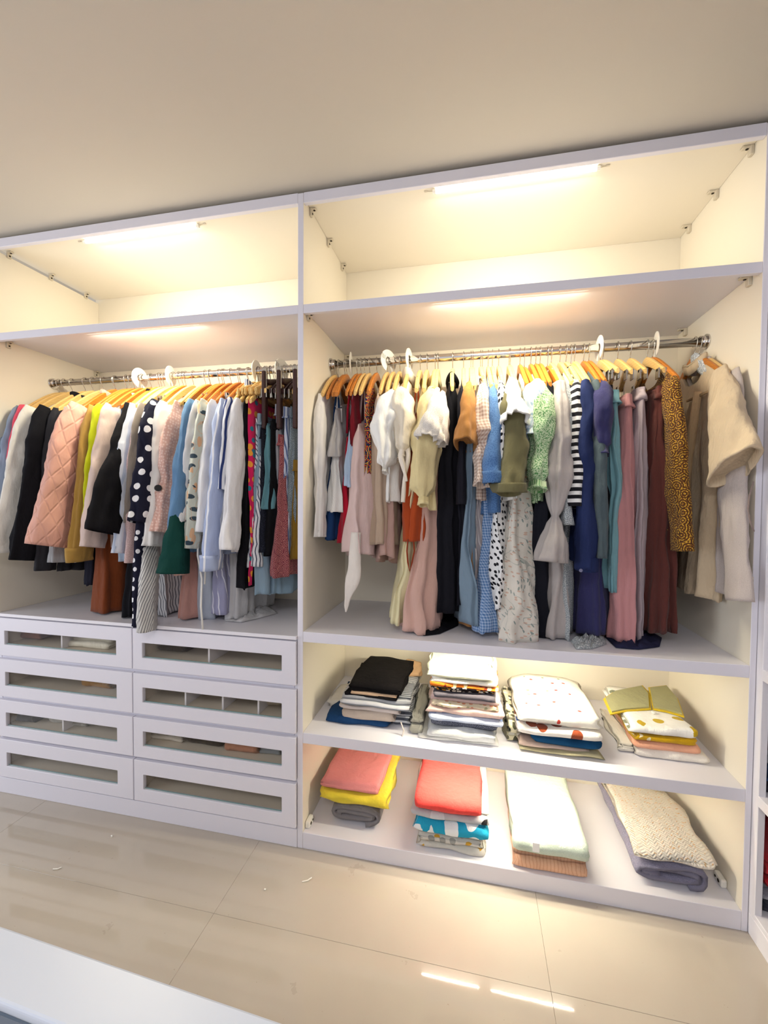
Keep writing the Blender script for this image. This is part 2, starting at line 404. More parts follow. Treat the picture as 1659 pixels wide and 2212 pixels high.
# ------------------------------------------------------------------ LED tubes behind the front lips
def led(label, x0, x1, z, y=.033, power=7.0, cable=True, r=.0075, flat=False, tilt=22):
    root = empty('led_tube', ((x0+x1)/2,y,z), label, 'light', 'led tubes under the boards')
    L = (x1-x0)/2
    zb_ = 2*r
    b = MB()
    if flat: zb_ = .0056; b.box((-L,-.010,-.0054),(L,.010,-.0006)); o = b.build('diffuser', LED, root, bevel=.0015, seg=2)
    else: b.cyl((-L,0,-r-.0006),(L,0,-r-.0006), r, 14); o = b.build('diffuser', LED, root)
    for s in (-1,1):
        b = MB(); b.cyl((s*L,0,-r-.0006),(s*(L+.012),0,-r-.0006), r*1.06, 14); b.build('end_cap', PLASTIC, root)
        if cable:
            b = MB(); b.wire([(s*(L+.012),0,-.006),(s*(L+.02),.004,-.003),(s*(L+.035),.002,-.002)], .0016, 6); b.cyl((s*(L+.032),.002,-.0005),(s*(L+.044),.002,-.0005),.004,8)
            b.build('cable', BRKT, root)
    a = area('led_light', (0,.001+(0 if not flat else .004),-zb_-.003), (2*L,.009), power, WARM, (math.radians(tilt),0,0), root)
    return root
LED_U, LED_H, LED_S = 4.4, 7.2, 4.8
led('lit led tube under the top panel of the right wardrobe bay', .54, 1.112, ZH+.0215, .060, LED_U)
led('lit led tube under the top panel of the left wardrobe bay', -1.078, -.500, ZH+.0215, .064, LED_U)
led('led tube behind the lip of the shelf above the right rail', .53, 1.09, 2.2046, .0355, LED_H, r=.0042, flat=True, tilt=18)
led('led tube behind the lip of the shelf above the left rail', -1.06, -.47, 2.2046, .0355, LED_H, r=.0042, flat=True, tilt=18)
led('led tube behind the lip above the four upper folded stacks', .52, 1.088, .8871, .034, LED_S, r=.0045, flat=True, tilt=38)
led('shorter led tube over the grey blanket and coral towel piles', .52, .742, .4683, .034, LED_S*.42, cable=False, r=.0045, flat=True, tilt=38)
led('longer led tube over the mint towel on the lowest shelf', .790, 1.088, .4683, .034, LED_S*.58, cable=False, r=.0045, flat=True, tilt=38)
# ------------------------------------------------------------------ neighbouring wardrobe at right angles, and the island
wn = empty('open_wardrobe', (1.62,-.02,0), 'white open wardrobe at right angles with red clothes on its shelves', 'wardrobe')
NX = 1.6195
for nm, lo, hi in (('stile',(NX+.0003,-.030,.0),(NX+.022,.045,ZT)), ('side_panel',(NX+.002,.53,0),(2.25,.548,ZT)), ('back_panel',(2.25,-1.7,0),(2.27,.548,ZT)), ('side_panel',(NX,-1.70,0),(2.25,-1.66,ZT)),
                   ('plinth',(NX-.0004,-1.66,0),(NX+.02,-.0005,.0702)), ('base_panel',(NX+.0008,-1.66,.0695),(2.25,.53,.088)), ('shelf',(NX+.0005,-1.66,.452),(2.25,.53,.487)), ('shelf',(NX+.0005,-1.66,.868),(2.25,.53,.905)), ('shelf',(NX,-1.66,2.188),(2.25,.53,2.223)), ('top_panel',(NX,-1.66,2.62),(2.25,.53,ZT))):
    P(box(nm, lo, hi, WHITE, wn), wn)
il = empty('display_island', (.1,-1.6,0), 'white island counter with a glass inset top in the near corner', 'island')
IZ = .85; IY = -1.172; IX0, IX1 = -1.4, .95; fw = .066
def isl(x0,x1,y0,y1,z0,z1,nm,mat,bev=.002): P(box(nm,(x0,y0,z0),(x1,y1,z1),mat,il,bev), il)
fr = MB(); 
v = [(IX0,IY-.75),(IX1,IY-.75),(IX1,IY),(IX0,IY)]; vi = [(IX0+fw,IY-.75+fw),(IX1-fw,IY-.75+fw),(IX1-fw,IY-fw),(IX0+fw,IY-fw)]
vv = [(x,y,IZ) for x,y in v]+[(x,y,IZ) for x,y in vi]+[(x,y,IZ-.04) for x,y in v]+[(x,y,IZ-.04) for x,y in vi]; ff = []
for k in range(4):
    n = (k+1)%4; ff += [(k,n,4+n,4+k),(8+k,12+k,12+n,8+n),(k,8+k,8+n,n),(4+k,4+n,12+n,12+k)]
fr.add(vv,ff); P(fr.build('counter_frame', simple('cool_white_laminate','#cfd6e4',.3,.45,var=.01), il, bevel=.003, seg=2), il)
isl(IX0+fw-.004,IX1-fw+.004,IY-.75+fw-.004,IY-fw+.004,IZ-.012,IZ-.006,'glass_pane',GLASS,0)
isl(IX0+fw,IX1-fw,IY-.75+fw,IY-fw,IZ-.12,IZ-.11,'tray_base',WHITE)
isl(IX0+fw,IX1-fw,IY-fw-.003,IY-fw-.0002,IZ-.0345,IZ-.0125,'glass_edge',simple('tinted_glass_edge','#5d6f86',.15,.5,var=.02),0)
isl(IX0+.02,IX1-.02,IY-.73,IY-.02,.06,IZ-.1205,'cabinet_body',WHITE_FACE)
isl(IX0+.05,IX1-.05,IY-.70,IY-.05,0,.06,'plinth',WHITE_FACE)
il.rotation_euler.z = -.0433; il.location.y += .0105
# lint and thread scraps on the tiles
for (x,y,l,a,lab) in ((-.883,-.307,.035,.6,'white thread scrap on the floor before the drawers'), (.083,-.151,.045,.75,'white thread scrap on the floor under the divider'), (-.80,-.12,.012,.2,'tiny white lint on the tiles by the plinth'), (-.04,-.21,.010,1.2,'white lint speck near the thread under the divider')):
    b = MB(); ca, sa = math.cos(a), math.sin(a)
    b.wire([(x+ca*t*l+math.sin(t*5)*.004, y+sa*t*l+math.cos(t*4)*.004, .0028) for t in (0,.25,.5,.75,1)], .0022, 6)
    put(b.build('thread_scrap', PLASTIC), lab, 'lint')
# ------------------------------------------------------------------ hangers and hanging clothes
def arm_drop(a, drop=.125, A=.21): return drop*(min(abs(a)/A,1.15))**1.35
def hook_pts(zw, r):
    """wire hook: up from the wood at zw, over the rail of radius r and round its back (root sits on the rail axis)"""
    R = r+.004; pts = [(0,0,zw),(0,0,zw+.012),(0,-.006,-R-.012)]
    for k in range(11):
        t = math.radians(-115+k*24.5)        # from below-front over the top to the back
        pts.append((0, R*math.sin(t)*1.0, R*math.cos(t)))
    return pts
def hanger(root_loc, rz, tone, label, r, A=.21, drop=.125, zw=-.066, kind='shirt', group=None, rx=0.0, hookmat=None):
    mat = {'o':WOOD_O,'l':WOOD_L,'d':WOOD_D,'k':DARKWIRE}[tone]
    root = empty('clothes_hanger', root_loc, label, 'hanger', group, rz, rx)
    b = MB(); b.wire(hook_pts(zw, r), .0017, 6); b.build('hook', hookmat or STEEL, root, smooth=True)
    # shaped wooden arms
    N = 22; b = MB(); v = []; f = []
    th = .008
    for i in range(N+1):
        a = -A + 2*A*i/N; q = abs(a)/A
        zt = zw - arm_drop(a, drop, A) + .004*math.cos(q*math.pi); hgt = .036*(1-q)**.5*0.6+.020
        bow = .010*(q**2)                     # arms sweep slightly forward
        t = th*(1 if q < .93 else .72)
        zb = zt-hgt
        ring = [(-t+bow,a,zt-.004),(-t*.45+bow,a,zt),(t*.45+bow,a,zt),(t+bow,a,zt-.004),(t+bow,a,zb+.004),(t*.45+bow,a,zb),(-t*.45+bow,a,zb),(-t+bow,a,zb+.004)]
        v += ring
    for i in range(N):
        for k in range(8): f.append((i*8+k,i*8+(k+1)%8,(i+1)*8+(k+1)%8,(i+1)*8+k))
    f += [tuple(range(7,-1,-1)), tuple(N*8+k for k in range(8))]
    b.add(v,f); body = b.build('shoulder_arms', mat, root, smooth=False)
    if kind == 'bar':
        b = MB(); zb = zw-drop-.012; b.cyl((.004,-A*.92,zb),(.004,A*.92,zb),.005,8); b.build('trouser_bar', mat, root, smooth=True)
    if kind == 'clamp':
        for sx in (-1,1):
            b = MB(); zc = zw-drop-.020; b.box((sx*.010-.006,-A*1.0,zc-.016),(sx*.010+.006,A*1.0,zc+.016)); b.build('clamp_bar', mat, root, bevel=.005)
        b = MB(); b.box((-.017,-.012,zw-drop-.008),(.017,.012,zw-drop+.006)); b.build('clasp', STEEL, root, bevel=.001)
    if kind == 'drop':
        for s in (-1,1):
            b = MB(); b.box((-.009,s*A-.016,zw-drop-.225),(.009,s*A+.016,zw-drop+.030)); b.build('clamp_arm', mat, root, bevel=.004)
            b = MB(); b.box((-.0105,s*A-.006,zw-drop-.05),(.0105,s*A+.006,zw-drop+.045)); b.build('clasp', STEEL, root, bevel=.001)
    if kind == 'clip':
        for s in (-1,1):
            a = s*A*.90; zc = zw-arm_drop(a,drop,A)-.018
            b = MB(); b.box((-.010,a-.016,zc-.034),(-.006,a+.016,zc+.004)); b.box((.013,a-.016,zc-.034),(.017,a+.016,zc+.004)); b.cyl((-.010,a,zc-.002),(.017,a,zc-.002),.006,8)
            b.build('clip', STEEL, root)
    return root
from mathutils import noise as _nz
def wrinkle(x, y, z, sd, amt):
    return amt*(_nz.noise(Vector((x*9+sd*1.7, y*9-sd, z*5.5)))+.55*_nz.noise(Vector((x*22-sd, y*22+sd*.3, z*13)))+.30*_nz.noise(Vector((x*48+sd, y*48, z*30))))
def lerp(a,b,t): return a+(b-a)*t
def smooth01(t): t = max(0,min(1,t)); return t*t*(3-2*t)
def prof(p, q):
    """piecewise-linear profile [(q,value),...]"""
    for i in range(len(p)-1):
        if q <= p[i+1][0]:
            t = (q-p[i][0])/max(1e-6,p[i+1][0]-p[i][0]); return lerp(p[i][1],p[i+1][1],smooth01(t))
    return p[-1][1]
def tube(mb, path, rad, N=20, M=22, amp=.10, k=5, seed=0, hem=True, gather=None, z_twist=0.0, mi=0, lean=0.0):
    """cloth tube (sleeve, leg, cuff) along a path of points, rad = [(q,rx,ry)] half thickness and half width"""
    rng = random.Random(seed); ph = [rng.uniform(0,6.28) for _ in range(4)]
    P3 = [Vector(p) for p in path]; n = len(P3)-1
    def pt(q):
        x = q*n; i = min(int(x),n-1); t = x-i
        p0 = P3[max(i-1,0)]; p1 = P3[i]; p2 = P3[i+1]; p3 = P3[min(i+2,n)]
        return .5*((2*p1)+(p2-p0)*t+(2*p0-5*p1+4*p2-p3)*t*t+(3*p1-p0-3*p2+p3)*t*t*t)
    px = [(a,b) for a,b,c in rad]; py = [(a,c) for a,b,c in rad]
    v = []; uv = []; L = 0; prev = None
    for j in range(M):
        q = j/(M-1); c = pt(q); T = (pt(min(1,q+.02))-pt(max(0,q-.02))).normalized()
        X = Vector((1,0,0)); X = (X-T*X.dot(T)).normalized(); Y = T.cross(X)
        if prev is not None: L += (c-prev).length
        prev = c; rx = prof(px,q); ry = prof(py,q); A = amp*(0.35+.9*q)
        ring = []
        for i in range(N):
            t = 2*math.pi*i/N
            m = 1+A*(math.sin(k*t+ph[0]+q*2.2+z_twist*q)*.6+math.sin((k+3)*t+ph[1]-q*3)*.35+math.sin(q*19+ph[2]+2*t)*.28)
            wv = wrinkle(math.cos(t)*.06, math.sin(t)*.06, L, seed%97, 1)*min(rx,ry)*.42
            ring.append(c+X*((rx*m+wv)*math.cos(t))+Y*((ry*m+wv)*math.sin(t)))
        cl = 0
        for i in range(N):
            if i: cl += (ring[i]-ring[i-1]).length
            v.append(ring[i]); uv.append((cl, -L))
    f = [(j*N+i,j*N+(i+1)%N,(j+1)*N+(i+1)%N,(j+1)*N+i) for j in range(M-1) for i in range(N)]
    f.append(tuple(range(N-1,-1,-1)))
    if hem:       # turned-in edge, so the opening shows its inside
        o = (M-1)*N; T = (pt(1)-pt(.96)).normalized(); c = pt(1)
        base = len(v)
        for s_, d_ in ((.90,0),(.86,-.03)):
            for i in range(N): v.append(c+(v[o+i]-c)*s_+T*d_); uv.append((uv[o+i][0],-L))
        for i in range(N):
            n_ = (i+1)%N
            f.append((o+i,o+n_,base+n_,base+i)); f.append((base+i,base+n_,base+N+n_,base+N+i))
        f.append(tuple(base+N+i for i in range(N)))
    else: f.append(tuple((M-1)*N+i for i in range(N)))
    mb.add(v,f,uv,mi)
def body(mb, w, th, zt, zh, N=56, M=26, amp=.010, lam=.085, seed=0, hemcurve=0.0, hemwave=.006, ysh=0.0, xsh=0.0, pleat=0.0, k=.72, mi=0, lean=0.0, floor=None):
    """hanging cloth envelope: w, th = profiles [(q,half)], zt(a) = top edge height, zh = hem height"""
    rng = random.Random(seed*7+1); p = [rng.uniform(0,6.28) for _ in range(6)]
    v = []; uv = []
    for j in range(M):
        q = j/(M-1); W = prof(w,q); T = prof(th,q)
        for i in range(N):
            t = 2*math.pi*i/N; c = math.cos(t); s = math.sin(t)
            a = W*math.copysign(abs(c)**k, c); tt = T*math.copysign(abs(s)**.8, s)
            an = a/max(W,1e-6)
            top = zt(a); hz = zh + hemcurve*(1-an*an) + hemwave*math.sin(a*31+p[4]+ (0 if s>0 else 1.3))
            z = lerp(top, hz, q)
            A = amp*smooth01(q*1.6)*(.5+.6*q)
            fold = A*(math.sin(6.283*a/lam+p[0]+q*1.2)+.55*math.sin(6.283*a/(lam*.57)+p[1]-q)) 
            if pleat: fold += pleat*(abs(((a/.028)%1)-.5)*2-.5)*smooth01(q*4)
            edge = .010*math.sin(t*3+p[2])*q
            y = a + ysh*q + .012*q*math.sin(q*4+p[3])
            rip = (amp*.55*math.sin(9*t+p[5]+q*1.5)+amp*.35*math.sin(15*t+p[1]+q*3))*smooth01(q*2)
            if pleat: rip += pleat*1.1*(abs(((t*14/6.283)%1)-.5)*2-.5)*smooth01(q*5)*(.5+q)
            y += rip*c; tt += rip*s
            x = tt+fold*(1 if s>=0 else .85)+xsh*q+edge+lean*q+wrinkle(s*.03, a, z, seed%89, .008)*smooth01(q*3)
            if floor is not None and z < floor: z = floor+.001*(i%3)
            v.append((x,y,z)); cl = 0.0 if i == 0 else cl+math.hypot(x-v[-2][0], y-v[-2][1]); uv.append((cl, z))
    f = [(j*N+i,j*N+(i+1)%N,(j+1)*N+(i+1)%N,(j+1)*N+i) for j in range(M-1) for i in range(N)]
    h = N//2
    for i in range(h):   # close the ridge along the shoulders
        a0, a1 = i, i+1; b0, b1 = (N-i)%N, (N-i-1)%N
        if a1 == b1: 
            f.append((a0,a1,b0)) if a0 != b0 else None
        elif a0 == b0: f.append((a0,a1,b1))
        else: f.append((a0,a1,b1,b0))
    o = (M-1)*N; base = len(v)
    for i in range(N):
        x,y,z = v[o+i]; v.append((x*.7+xsh*.3,y*.97,z)); uv.append(uv[o+i])
    for i in range(N):
        x,y,z = v[o+i]; v.append((x*.6+xsh*.4,y*.95,z+.05)); uv.append(uv[o+i])
    for i in range(N):
        n_ = (i+1)%N; f.append((o+i,o+n_,base+n_,base+i)); f.append((base+i,base+n_,base+N+n_,base+N+i))
    mb.add(v,f,uv,mi)
BAY = {'L':(RYL,RZL,.016,.8885,XL),'R':(RYR,RZR,.017,.9068,XD1)}
NAMES_TOP = ('shirt',)
def hang(bay, name, cat, label, mat, u, vh, w=.20, wpx=30, sl=None, tone='l', yaw=0.0, top=0.0, kind='shirt', neck=.098, amp=.009, th=None, wh=None,
         hangkind='shirt', collar=None, vref=1000, hemcurve=0.0, sleevemat=None, group=None, seed=None, ysh=0.0, pleat=0.0, lam=.085, buttons=None, rx=0.0, vtop=None, hook=True, wt=None, lean=0.0, nhx=None, thh=None, hemwave=.006, xsh=0.0):
    """one garment on its own hanger.  u = sighting of its front edge, vh = of its hem; w half width; sl = sleeve spec; kind shirt | strap | clip"""
    ry, rz, rr, zfl, _ = BAY[bay]
    yf = ry-w; sd = seed if seed is not None else (int(u*13)+int(vh))%9973
    front = at(u, vref, yf); yr = math.radians(yaw)
    x = front.x - w*math.sin(yr)
    zh = max(at(u, vh, yf).z, zfl+.004) - rz
    loc = (x, ry, rz)
    depth_scale = (front-CAMPOS).dot(_f)/FPX
    T = (th if th is not None else max(.012, wpx*depth_scale/2))
    if hook: hg = hanger(loc, yr, tone, 'clothes hanger holding the '+label, rr, A=(.205 if kind != 'clip' else max(.13, w*.95)), kind=hangkind, group=None, zw=-.054, drop=(.125 if kind != 'clip' else .075), rx=0.0)
    root = empty(name, loc, label, cat, group, yr)
    zn = -.066
    if kind == 'shirt':
        def zt(a):
            z = zn-arm_drop(a)+.007
            if abs(a) < neck: z = zn-arm_drop(neck)+.007-.060*(1-(a/neck)**4)
            if abs(a) > .205: z -= (abs(a)-.205)*1.2
            return z+top-.014
        WT = [(0,w),(.12,w*1.0),(.3,w*.97),(.6,w*.97),(1,(wh or w*1.02))]
        TH = [(0,.006),(.10,T*.75),(.3,T),(1,(thh or T*1.15))]
    elif kind == 'strap':
        zb = (at(u, vtop, yf).z-rz) if vtop else -.30
        def zt(a): return zb + .03*math.cos(a/w*3.1)
        WT = [(0,w*.82),(.2,w*.9),(1,(wh or w*1.05))]
        TH = [(0,.010),(.12,T),(1,(thh or T*1.25))]
    else:
        zb = (at(u, vtop, yf).z-rz) if vtop else -.17
        def zt(a): return zb
        WT = [(0,(wt or w)),(.08,(wt or w)),(.5,lerp((wt or w),(wh or w*1.08),.6)),(1,(wh or w*1.1))]
        TH = [(0,T*.5),(.06,T*.75),(.3,T),(1,(thh or T*1.3))]
    b = MB(); body(b, WT, TH, zt, zh, seed=sd, amp=amp, hemcurve=hemcurve, ysh=ysh, pleat=pleat, lam=lam, lean=lean, hemwave=hemwave, xsh=xsh, N=(112 if pleat else 80), M=40); b.build('body' if kind != 'clip' else 'cloth', mat, root, smooth=True)
    if kind == 'strap':
        for s in (-1,1):
            b = MB()
            b.wire([(.012, s*.125, zb+.0), (.010, s*.12, zn-.17), (.002, s*.112, zn-arm_drop(.115)+.010), (-.010, s*.12, zn-.17), (-.012, s*.125, zb+.0)], .0055, 6)
            b.build('shoulder_strap', mat, root, smooth=True)
    if kind == 'clip':
        b = MB(); W0 = (wt or w)
        body(b, [(0,W0*1.01),(1,W0*1.015)], [(0,T*.62),(1,T*.82)], lambda a: zb+.003, zb-.036, M=6, amp=.002, seed=sd+3, hemwave=0); b.build('waistband', mat, root, smooth=True)
    if collar:
        b = MB(); c = collar if isinstance(collar, (int,float)) else .03
        N = 28; v = []; f = []; uv = []
        for j in range(5):
            q = j/4; out = 1+.16*math.sin(q*3.1)+.10*q
            for i in range(N):
                t = 2*math.pi*i/N; y = .072*math.cos(t)*out; xx = (min(T,.03)*.5+.010)*math.sin(t)*out
                z0 = zn-arm_drop(neck)-.012-.020*(1-abs(math.cos(t)))
                v.append((xx,y,z0+c*math.sin(q*2.2)+.004*math.sin(3*t+sd))); uv.append((t*.08,z0+q*c))
        f = [(j*N+i,j*N+(i+1)%N,(j+1)*N+(i+1)%N,(j+1)*N+i) for j in range(4) for i in range(N)]
        b.add(v,f,uv); o = b.build('collar', sleevemat or mat, root, smooth=True)
        md = o.modifiers.new('thick','SOLIDIFY'); md.thickness = .003
    if sl:
        # sl: dict ue, ve (end sighting), ye (its depth), w0,w1 half thickness, a0,a1 half width, style
        zs = zn-arm_drop(.2)-.012
        inv = Matrix.Rotation(-yr,3,'Z')
        e = at(sl['ue'], sl['ve'], sl.get('ye', yf-.02)); el = inv @ (e-Vector(loc))
        s0 = Vector((0,-w+.035,zs)); w0 = sl.get('w0',.03); w1 = sl.get('w1',.028); a0 = sl.get('a0',.062); a1 = sl.get('a1',.05)
        st = sl.get('style','plain'); mid = s0.lerp(el,.5)+Vector((sl.get('bx',0),sl.get('by',-.012),0))
        path = [s0, s0.lerp(mid,.5)+Vector((0,-.010,.006)), mid, el]
        sm = sleevemat or mat
        if st == 'plain': rad = [(0,w0*.55,a0*.9),(.12,w0,a0),(.6,lerp(w0,w1,.6),lerp(a0,a1,.6)),(1,w1,a1)]
        elif st == 'puff': rad = [(0,w0*.4,a0*.6),(.25,w0*1.05,a0),(.62,w0*1.15,a0*1.05),(.88,w0*.8,a0*.75),(.93,w1*.7,a1*.7),(1,w1,a1)]
        elif st == 'bell': rad = [(0,w0*.55,a0*.8),(.35,w0*.78,a0*.9),(.68,w0*1.2,a0*1.1),(.79,w0*.70,a0*.65),(.82,w1*.26,a1*.36),(.85,w1*.55,a1*.7),(.93,w1*.95,a1),(1,w1*1.15,a1*1.05)]
        elif st == 'flare': rad = [(0,w0*.6,a0*.8),(.5,w0,a0),(1,w1,a1)]
        elif st == 'gather': rad = [(0,w0*.6,a0*.8),(.3,w0,a0),(.66,w0*1.05,a0),(.74,w1*.75,a1*.7),(.80,w1*1.1,a1*.95),(.86,w1*.8,a1*.8),(1,w1,a1)]
        b = MB(); tube(b, path, rad, amp=sl.get('amp',.09), k=sl.get('k',5), seed=sd, M=46, N=34); b.build('sleeve', sm, root, smooth=True)
        if sl.get('cuff'):
            b = MB(); tube(b, [el+Vector((0,0,sl['cuff'])), el+Vector((0,0,sl['cuff']*.5)), el-Vector((0,0,.004))], [(0,w1*1.06,a1*1.06),(1,w1*1.08,a1*1.08)], amp=.02, seed=sd+5, M=5); b.build('cuff', sl.get('cuffmat',sm), root, smooth=True)
        # the far sleeve, mostly behind the body
        b = MB(); far = [(-p.x*.4, -p.y, p.z) for p in path]; far[-1] = (far[-1][0], min(far[-1][1], .235), far[-1][2]); far[2] = (far[2][0], min(far[2][1], .232), far[2][2])
        tube(b, far, [(a, min(r1,.022), min(r2,.045)) for a,r1,r2 in rad], amp=.08, seed=sd+2, M=18, N=16); b.build('sleeve', sm, root, smooth=True)
    return root
def train(root, pts, mat, z, h=.012, name='hem_on_board'):
    """cloth lying on the board: soft lump over the outline pts (world x, y)"""
    cx = sum(p[0] for p in pts)/len(pts); cy = sum(p[1] for p in pts)/len(pts); R = 7; n = len(pts)*6; v = []; f = []
    ring = []
    for i in range(n):
        t = i/6; k = int(t); q = smooth01(t-k); a = pts[k%len(pts)]; b_ = pts[(k+1)%len(pts)]; ring.append((lerp(a[0],b_[0],q),lerp(a[1],b_[1],q)))
    for j in range(R):
        s = 1-j/(R-1)*.94; hh = h*(1-(s**4))*(1)+.0015
        for i,(x,y) in enumerate(ring): v.append((cx+(x-cx)*s, cy+(y-cy)*s, z+hh*(1+.5*math.sin(i*.9+j)+.35*math.sin(i*2.1-j*1.7))))
    f = [(j*n+i,j*n+(i+1)%n,(j+1)*n+(i+1)%n,(j+1)*n+i) for j in range(R-1) for i in range(n)]+[tuple((R-1)*n+i for i in range(n))]
    base = len(v)
    for x,y in ring: v.append((cx+(x-cx)*.98,cy+(y-cy)*.98,z+.0004))
    for i in range(n): f.append((i,base+i,base+(i+1)%n,(i+1)%n))
    f.append(tuple(base+i for i in range(n-1,-1,-1)))
    b = MB(); b.add(v,f,[(p[0],p[1]) for p in v]); o = b.build(name, mat, None, smooth=True)
    o.parent = root; o.matrix_parent_inverse = (Matrix.Translation(root.location) @ Matrix.Rotation(root.rotation_euler.z,4,'Z')).inverted()
    return o
def wpart3(root, mb, name, mat, smooth=True):
    """a part modelled in world metres, hung under its thing"""
    o = mb.build(name, mat, None, smooth=smooth); o.parent = root
    o.matrix_parent_inverse = (Matrix.Translation(root.location) @ Matrix.Rotation(root.rotation_euler.z,4,'Z')).inverted(); return o

def drape(root, pts, rad, mat, name='hanging_panel', amp=.08, k=5, seed=1, M=26, N=18):
    """a tail, tie or leg of the garment through sightings (px, py, depth)"""
    b = MB(); tube(b, [at(*p) for p in pts], rad, amp=amp, k=k, seed=seed, M=M, N=N); return wpart3(root, b, name, mat)
def flo(px, py, z):
    d = _f + _r*((px-829.5)/FPX) + _u*((1106-py)/FPX); p = CAMPOS + d*((z-CAMPOS.z)/d.z); return (p.x, p.y)
SLV = lambda ue, ve, **k: dict(ue=ue, ve=ve, **k)
ZR, ZL = .9072, .8890
# ------------------------------------------------------------------ right rail, from the divider to the end panel
hang('R','blouse','blouse','white blouse with ruffled gathered sleeve next to the divider', F('plain','#ece8e4'), 692, 1110, wpx=16, sl=SLV(690,1160,ye=.09,w0=.024,w1=.026,a0=.05,a1=.042,style='gather',amp=.16), tone='l', vref=880)
hang('R','tank','top','navy blue tank top behind the white camisole', F('plain','#1d3b68'), 716, 1168, wpx=26, kind='strap', vtop=930, tone='o', w=.19)
hang('R','camisole','top','ribbed white camisole with thin straps hanging near the divider', F('stripes_v','#f4f2ee','#e2dfda',s=160,p=.4), 722, 1104, wpx=24, kind='strap', vtop=905, tone='o', w=.205, yaw=5)
hang('R','ruffled_camisole','top','silver grey ruffled camisole on an orange hanger', F('plain','#b9b6b6',rough=.45), 719, 985, wpx=16, kind='strap', vtop=868, tone='o', w=.20, amp=.014)
hang('R','tank','top','bright red tank top hem showing beside pale pink vest', F('plain','#b3122f'), 744, 1172, wpx=18, kind='strap', vtop=930, tone='o', w=.20)
hang('R','tank','top','pale sky blue tank top behind the pale pink vest', F('plain','#b9d0ea'), 752, 1050, wpx=18, kind='strap', vtop=905, tone='o', w=.205)
hang('R','vest','vest','dark red top with white edging on the left of right rail', F('plain','#7c1826'), 763, 960, wpx=12, kind='shirt', tone='l', w=.19)
vest = hang('R','long_vest','vest','long pale pink sleeveless vest with curved hem', F('plain','#e3c8c4'), 768, 1190, wpx=46, kind='strap', vtop=900, tone='l', w=.235, wh=.26, hemcurve=-.05, thh=.058, amp=.012)
hang('R','printed_shirt','shirt','navy and orange printed shirt showing beside the pale pink vest', F('batik','#22335a','#e0602c','#e8b04a',s=16), 790, 1080, wpx=18, tone='o', w=.20)
tp = hang('R','sleeveless_tunic','top','taupe sleeveless drape top left of the white puff sleeve', F('plain','#bfa893'), 814, 1178, wpx=40, tone='l', w=.215, thh=.05, amp=.014, neck=.07)
hang('R','slip_dress','dress','dusty pink slip with long curved hem behind taupe top', F('plain','#c8a59b'), 832, 1200, wpx=30, kind='strap', vtop=900, tone='l', w=.18, wh=.20, hemcurve=-.05)
hang('R','puff_sleeve_blouse','blouse','bright white blouse with rounded puff sleeve', F('plain','#fbfaf6'), 846, 1086, wpx=34, sl=SLV(832,1022,ye=.07,w0=.048,w1=.012,a0=.07,a1=.03,style='puff',amp=.13,bx=-.01), tone='l', vref=900, w=.195)
cr = hang('R','tie_sleeve_blouse','blouse','cream blouse with gathered shoulder and long sleeve ties', F('plain','#f1e6d2'), 868, 1000, wpx=40, sl=SLV(868,990,ye=.085,w0=.045,w1=.02,a0=.07,a1=.035,style='puff',amp=.15), tone='l', vref=900, collar=.05, w=.19, neck=.075)
rust = hang('R','gathered_blouse','top','rust orange gathered top hanging low from its hanger tip', F('plain','#b14a22'), 893, 1172, wpx=42, kind='strap', vtop=885, tone='l', w=.20, amp=.016, lam=.06)
hang('R','long_dress','dress','pale lemon long dress behind the dusty pink gown', F('plain','#e9dfb4'), 912, 1340, wpx=26, tone='l', w=.17, wh=.26, ysh=-.01, thh=.05, vref=900, xsh=-.085)
lace = hang('R','lace_blouse','blouse','pale yellow puff sleeve blouse with cream lace shoulder', F('plain','#e4d3a0'), 930, 1100, wpx=34, sl=SLV(914,1092,ye=.05,w0=.058,w1=.022,a0=.08,a1=.035,style='puff',amp=.16,bx=-.01), tone='l', vref=900, w=.19, collar=.03)
pg = hang('R','long_gown','dress','dusty pink long gown sweeping left onto the board', F('plain','#d9b1a4'), 937, 1356, wpx=34, tone='l', w=.17, wh=.235, ysh=-.03, thh=.075, vref=950, amp=.014, xsh=-.055)
bd = hang('R','long_dress','dress','long black dress with its train spread on the board', F('plain','#16161d'), 970, 1326, wpx=46, tone='l', w=.20, thh=.055, collar=.03, amp=.012)
hang('R','long_dress','dress','narrow charcoal black dress just right of black train dress', F('plain','#22222b'), 996, 1310, wpx=22, tone='l', w=.195, sl=SLV(996,1090,ye=.12,w0=.02,w1=.018,a0=.05,a1=.04))
hang('R','tshirt_dress','dress','caramel brown t-shirt dress with wide short sleeve', F('plain','#a8743b'), 1014, 1355, wpx=26, sl=SLV(1008,962,ye=.06,w0=.036,w1=.044,a0=.06,a1=.08,style='flare',amp=.04,by=-.02), tone='l', w=.19, vref=950)
hang('R','denim_dress','dress','faded grey blue denim dress with gathered skirt', F('plain','#7d93a6'), 1016, 1350, wpx=34, tone='l', w=.215, wh=.25, thh=.046, amp=.014, vref=1150)
hang('R','striped_trousers','trousers','pale grey pinstriped trousers beside the denim dress', F('stripes_v','#bdb3b4','#e6e0de',s=60,p=.3), 1036, 1335, wpx=18, kind='clip', hangkind='clip', vtop=880, tone='l', w=.17)
hang('R','checked_blouse','blouse','beige checked blouse with long sleeve gathered at the cuff', F('gingham','#e6d7cc','#b79a8a',s=75), 1042, 1080, wpx=26, sl=SLV(1040,1048,ye=.05,w0=.035,w1=.032,a0=.06,a1=.05,style='gather',amp=.18), tone='l', w=.195, vref=900)
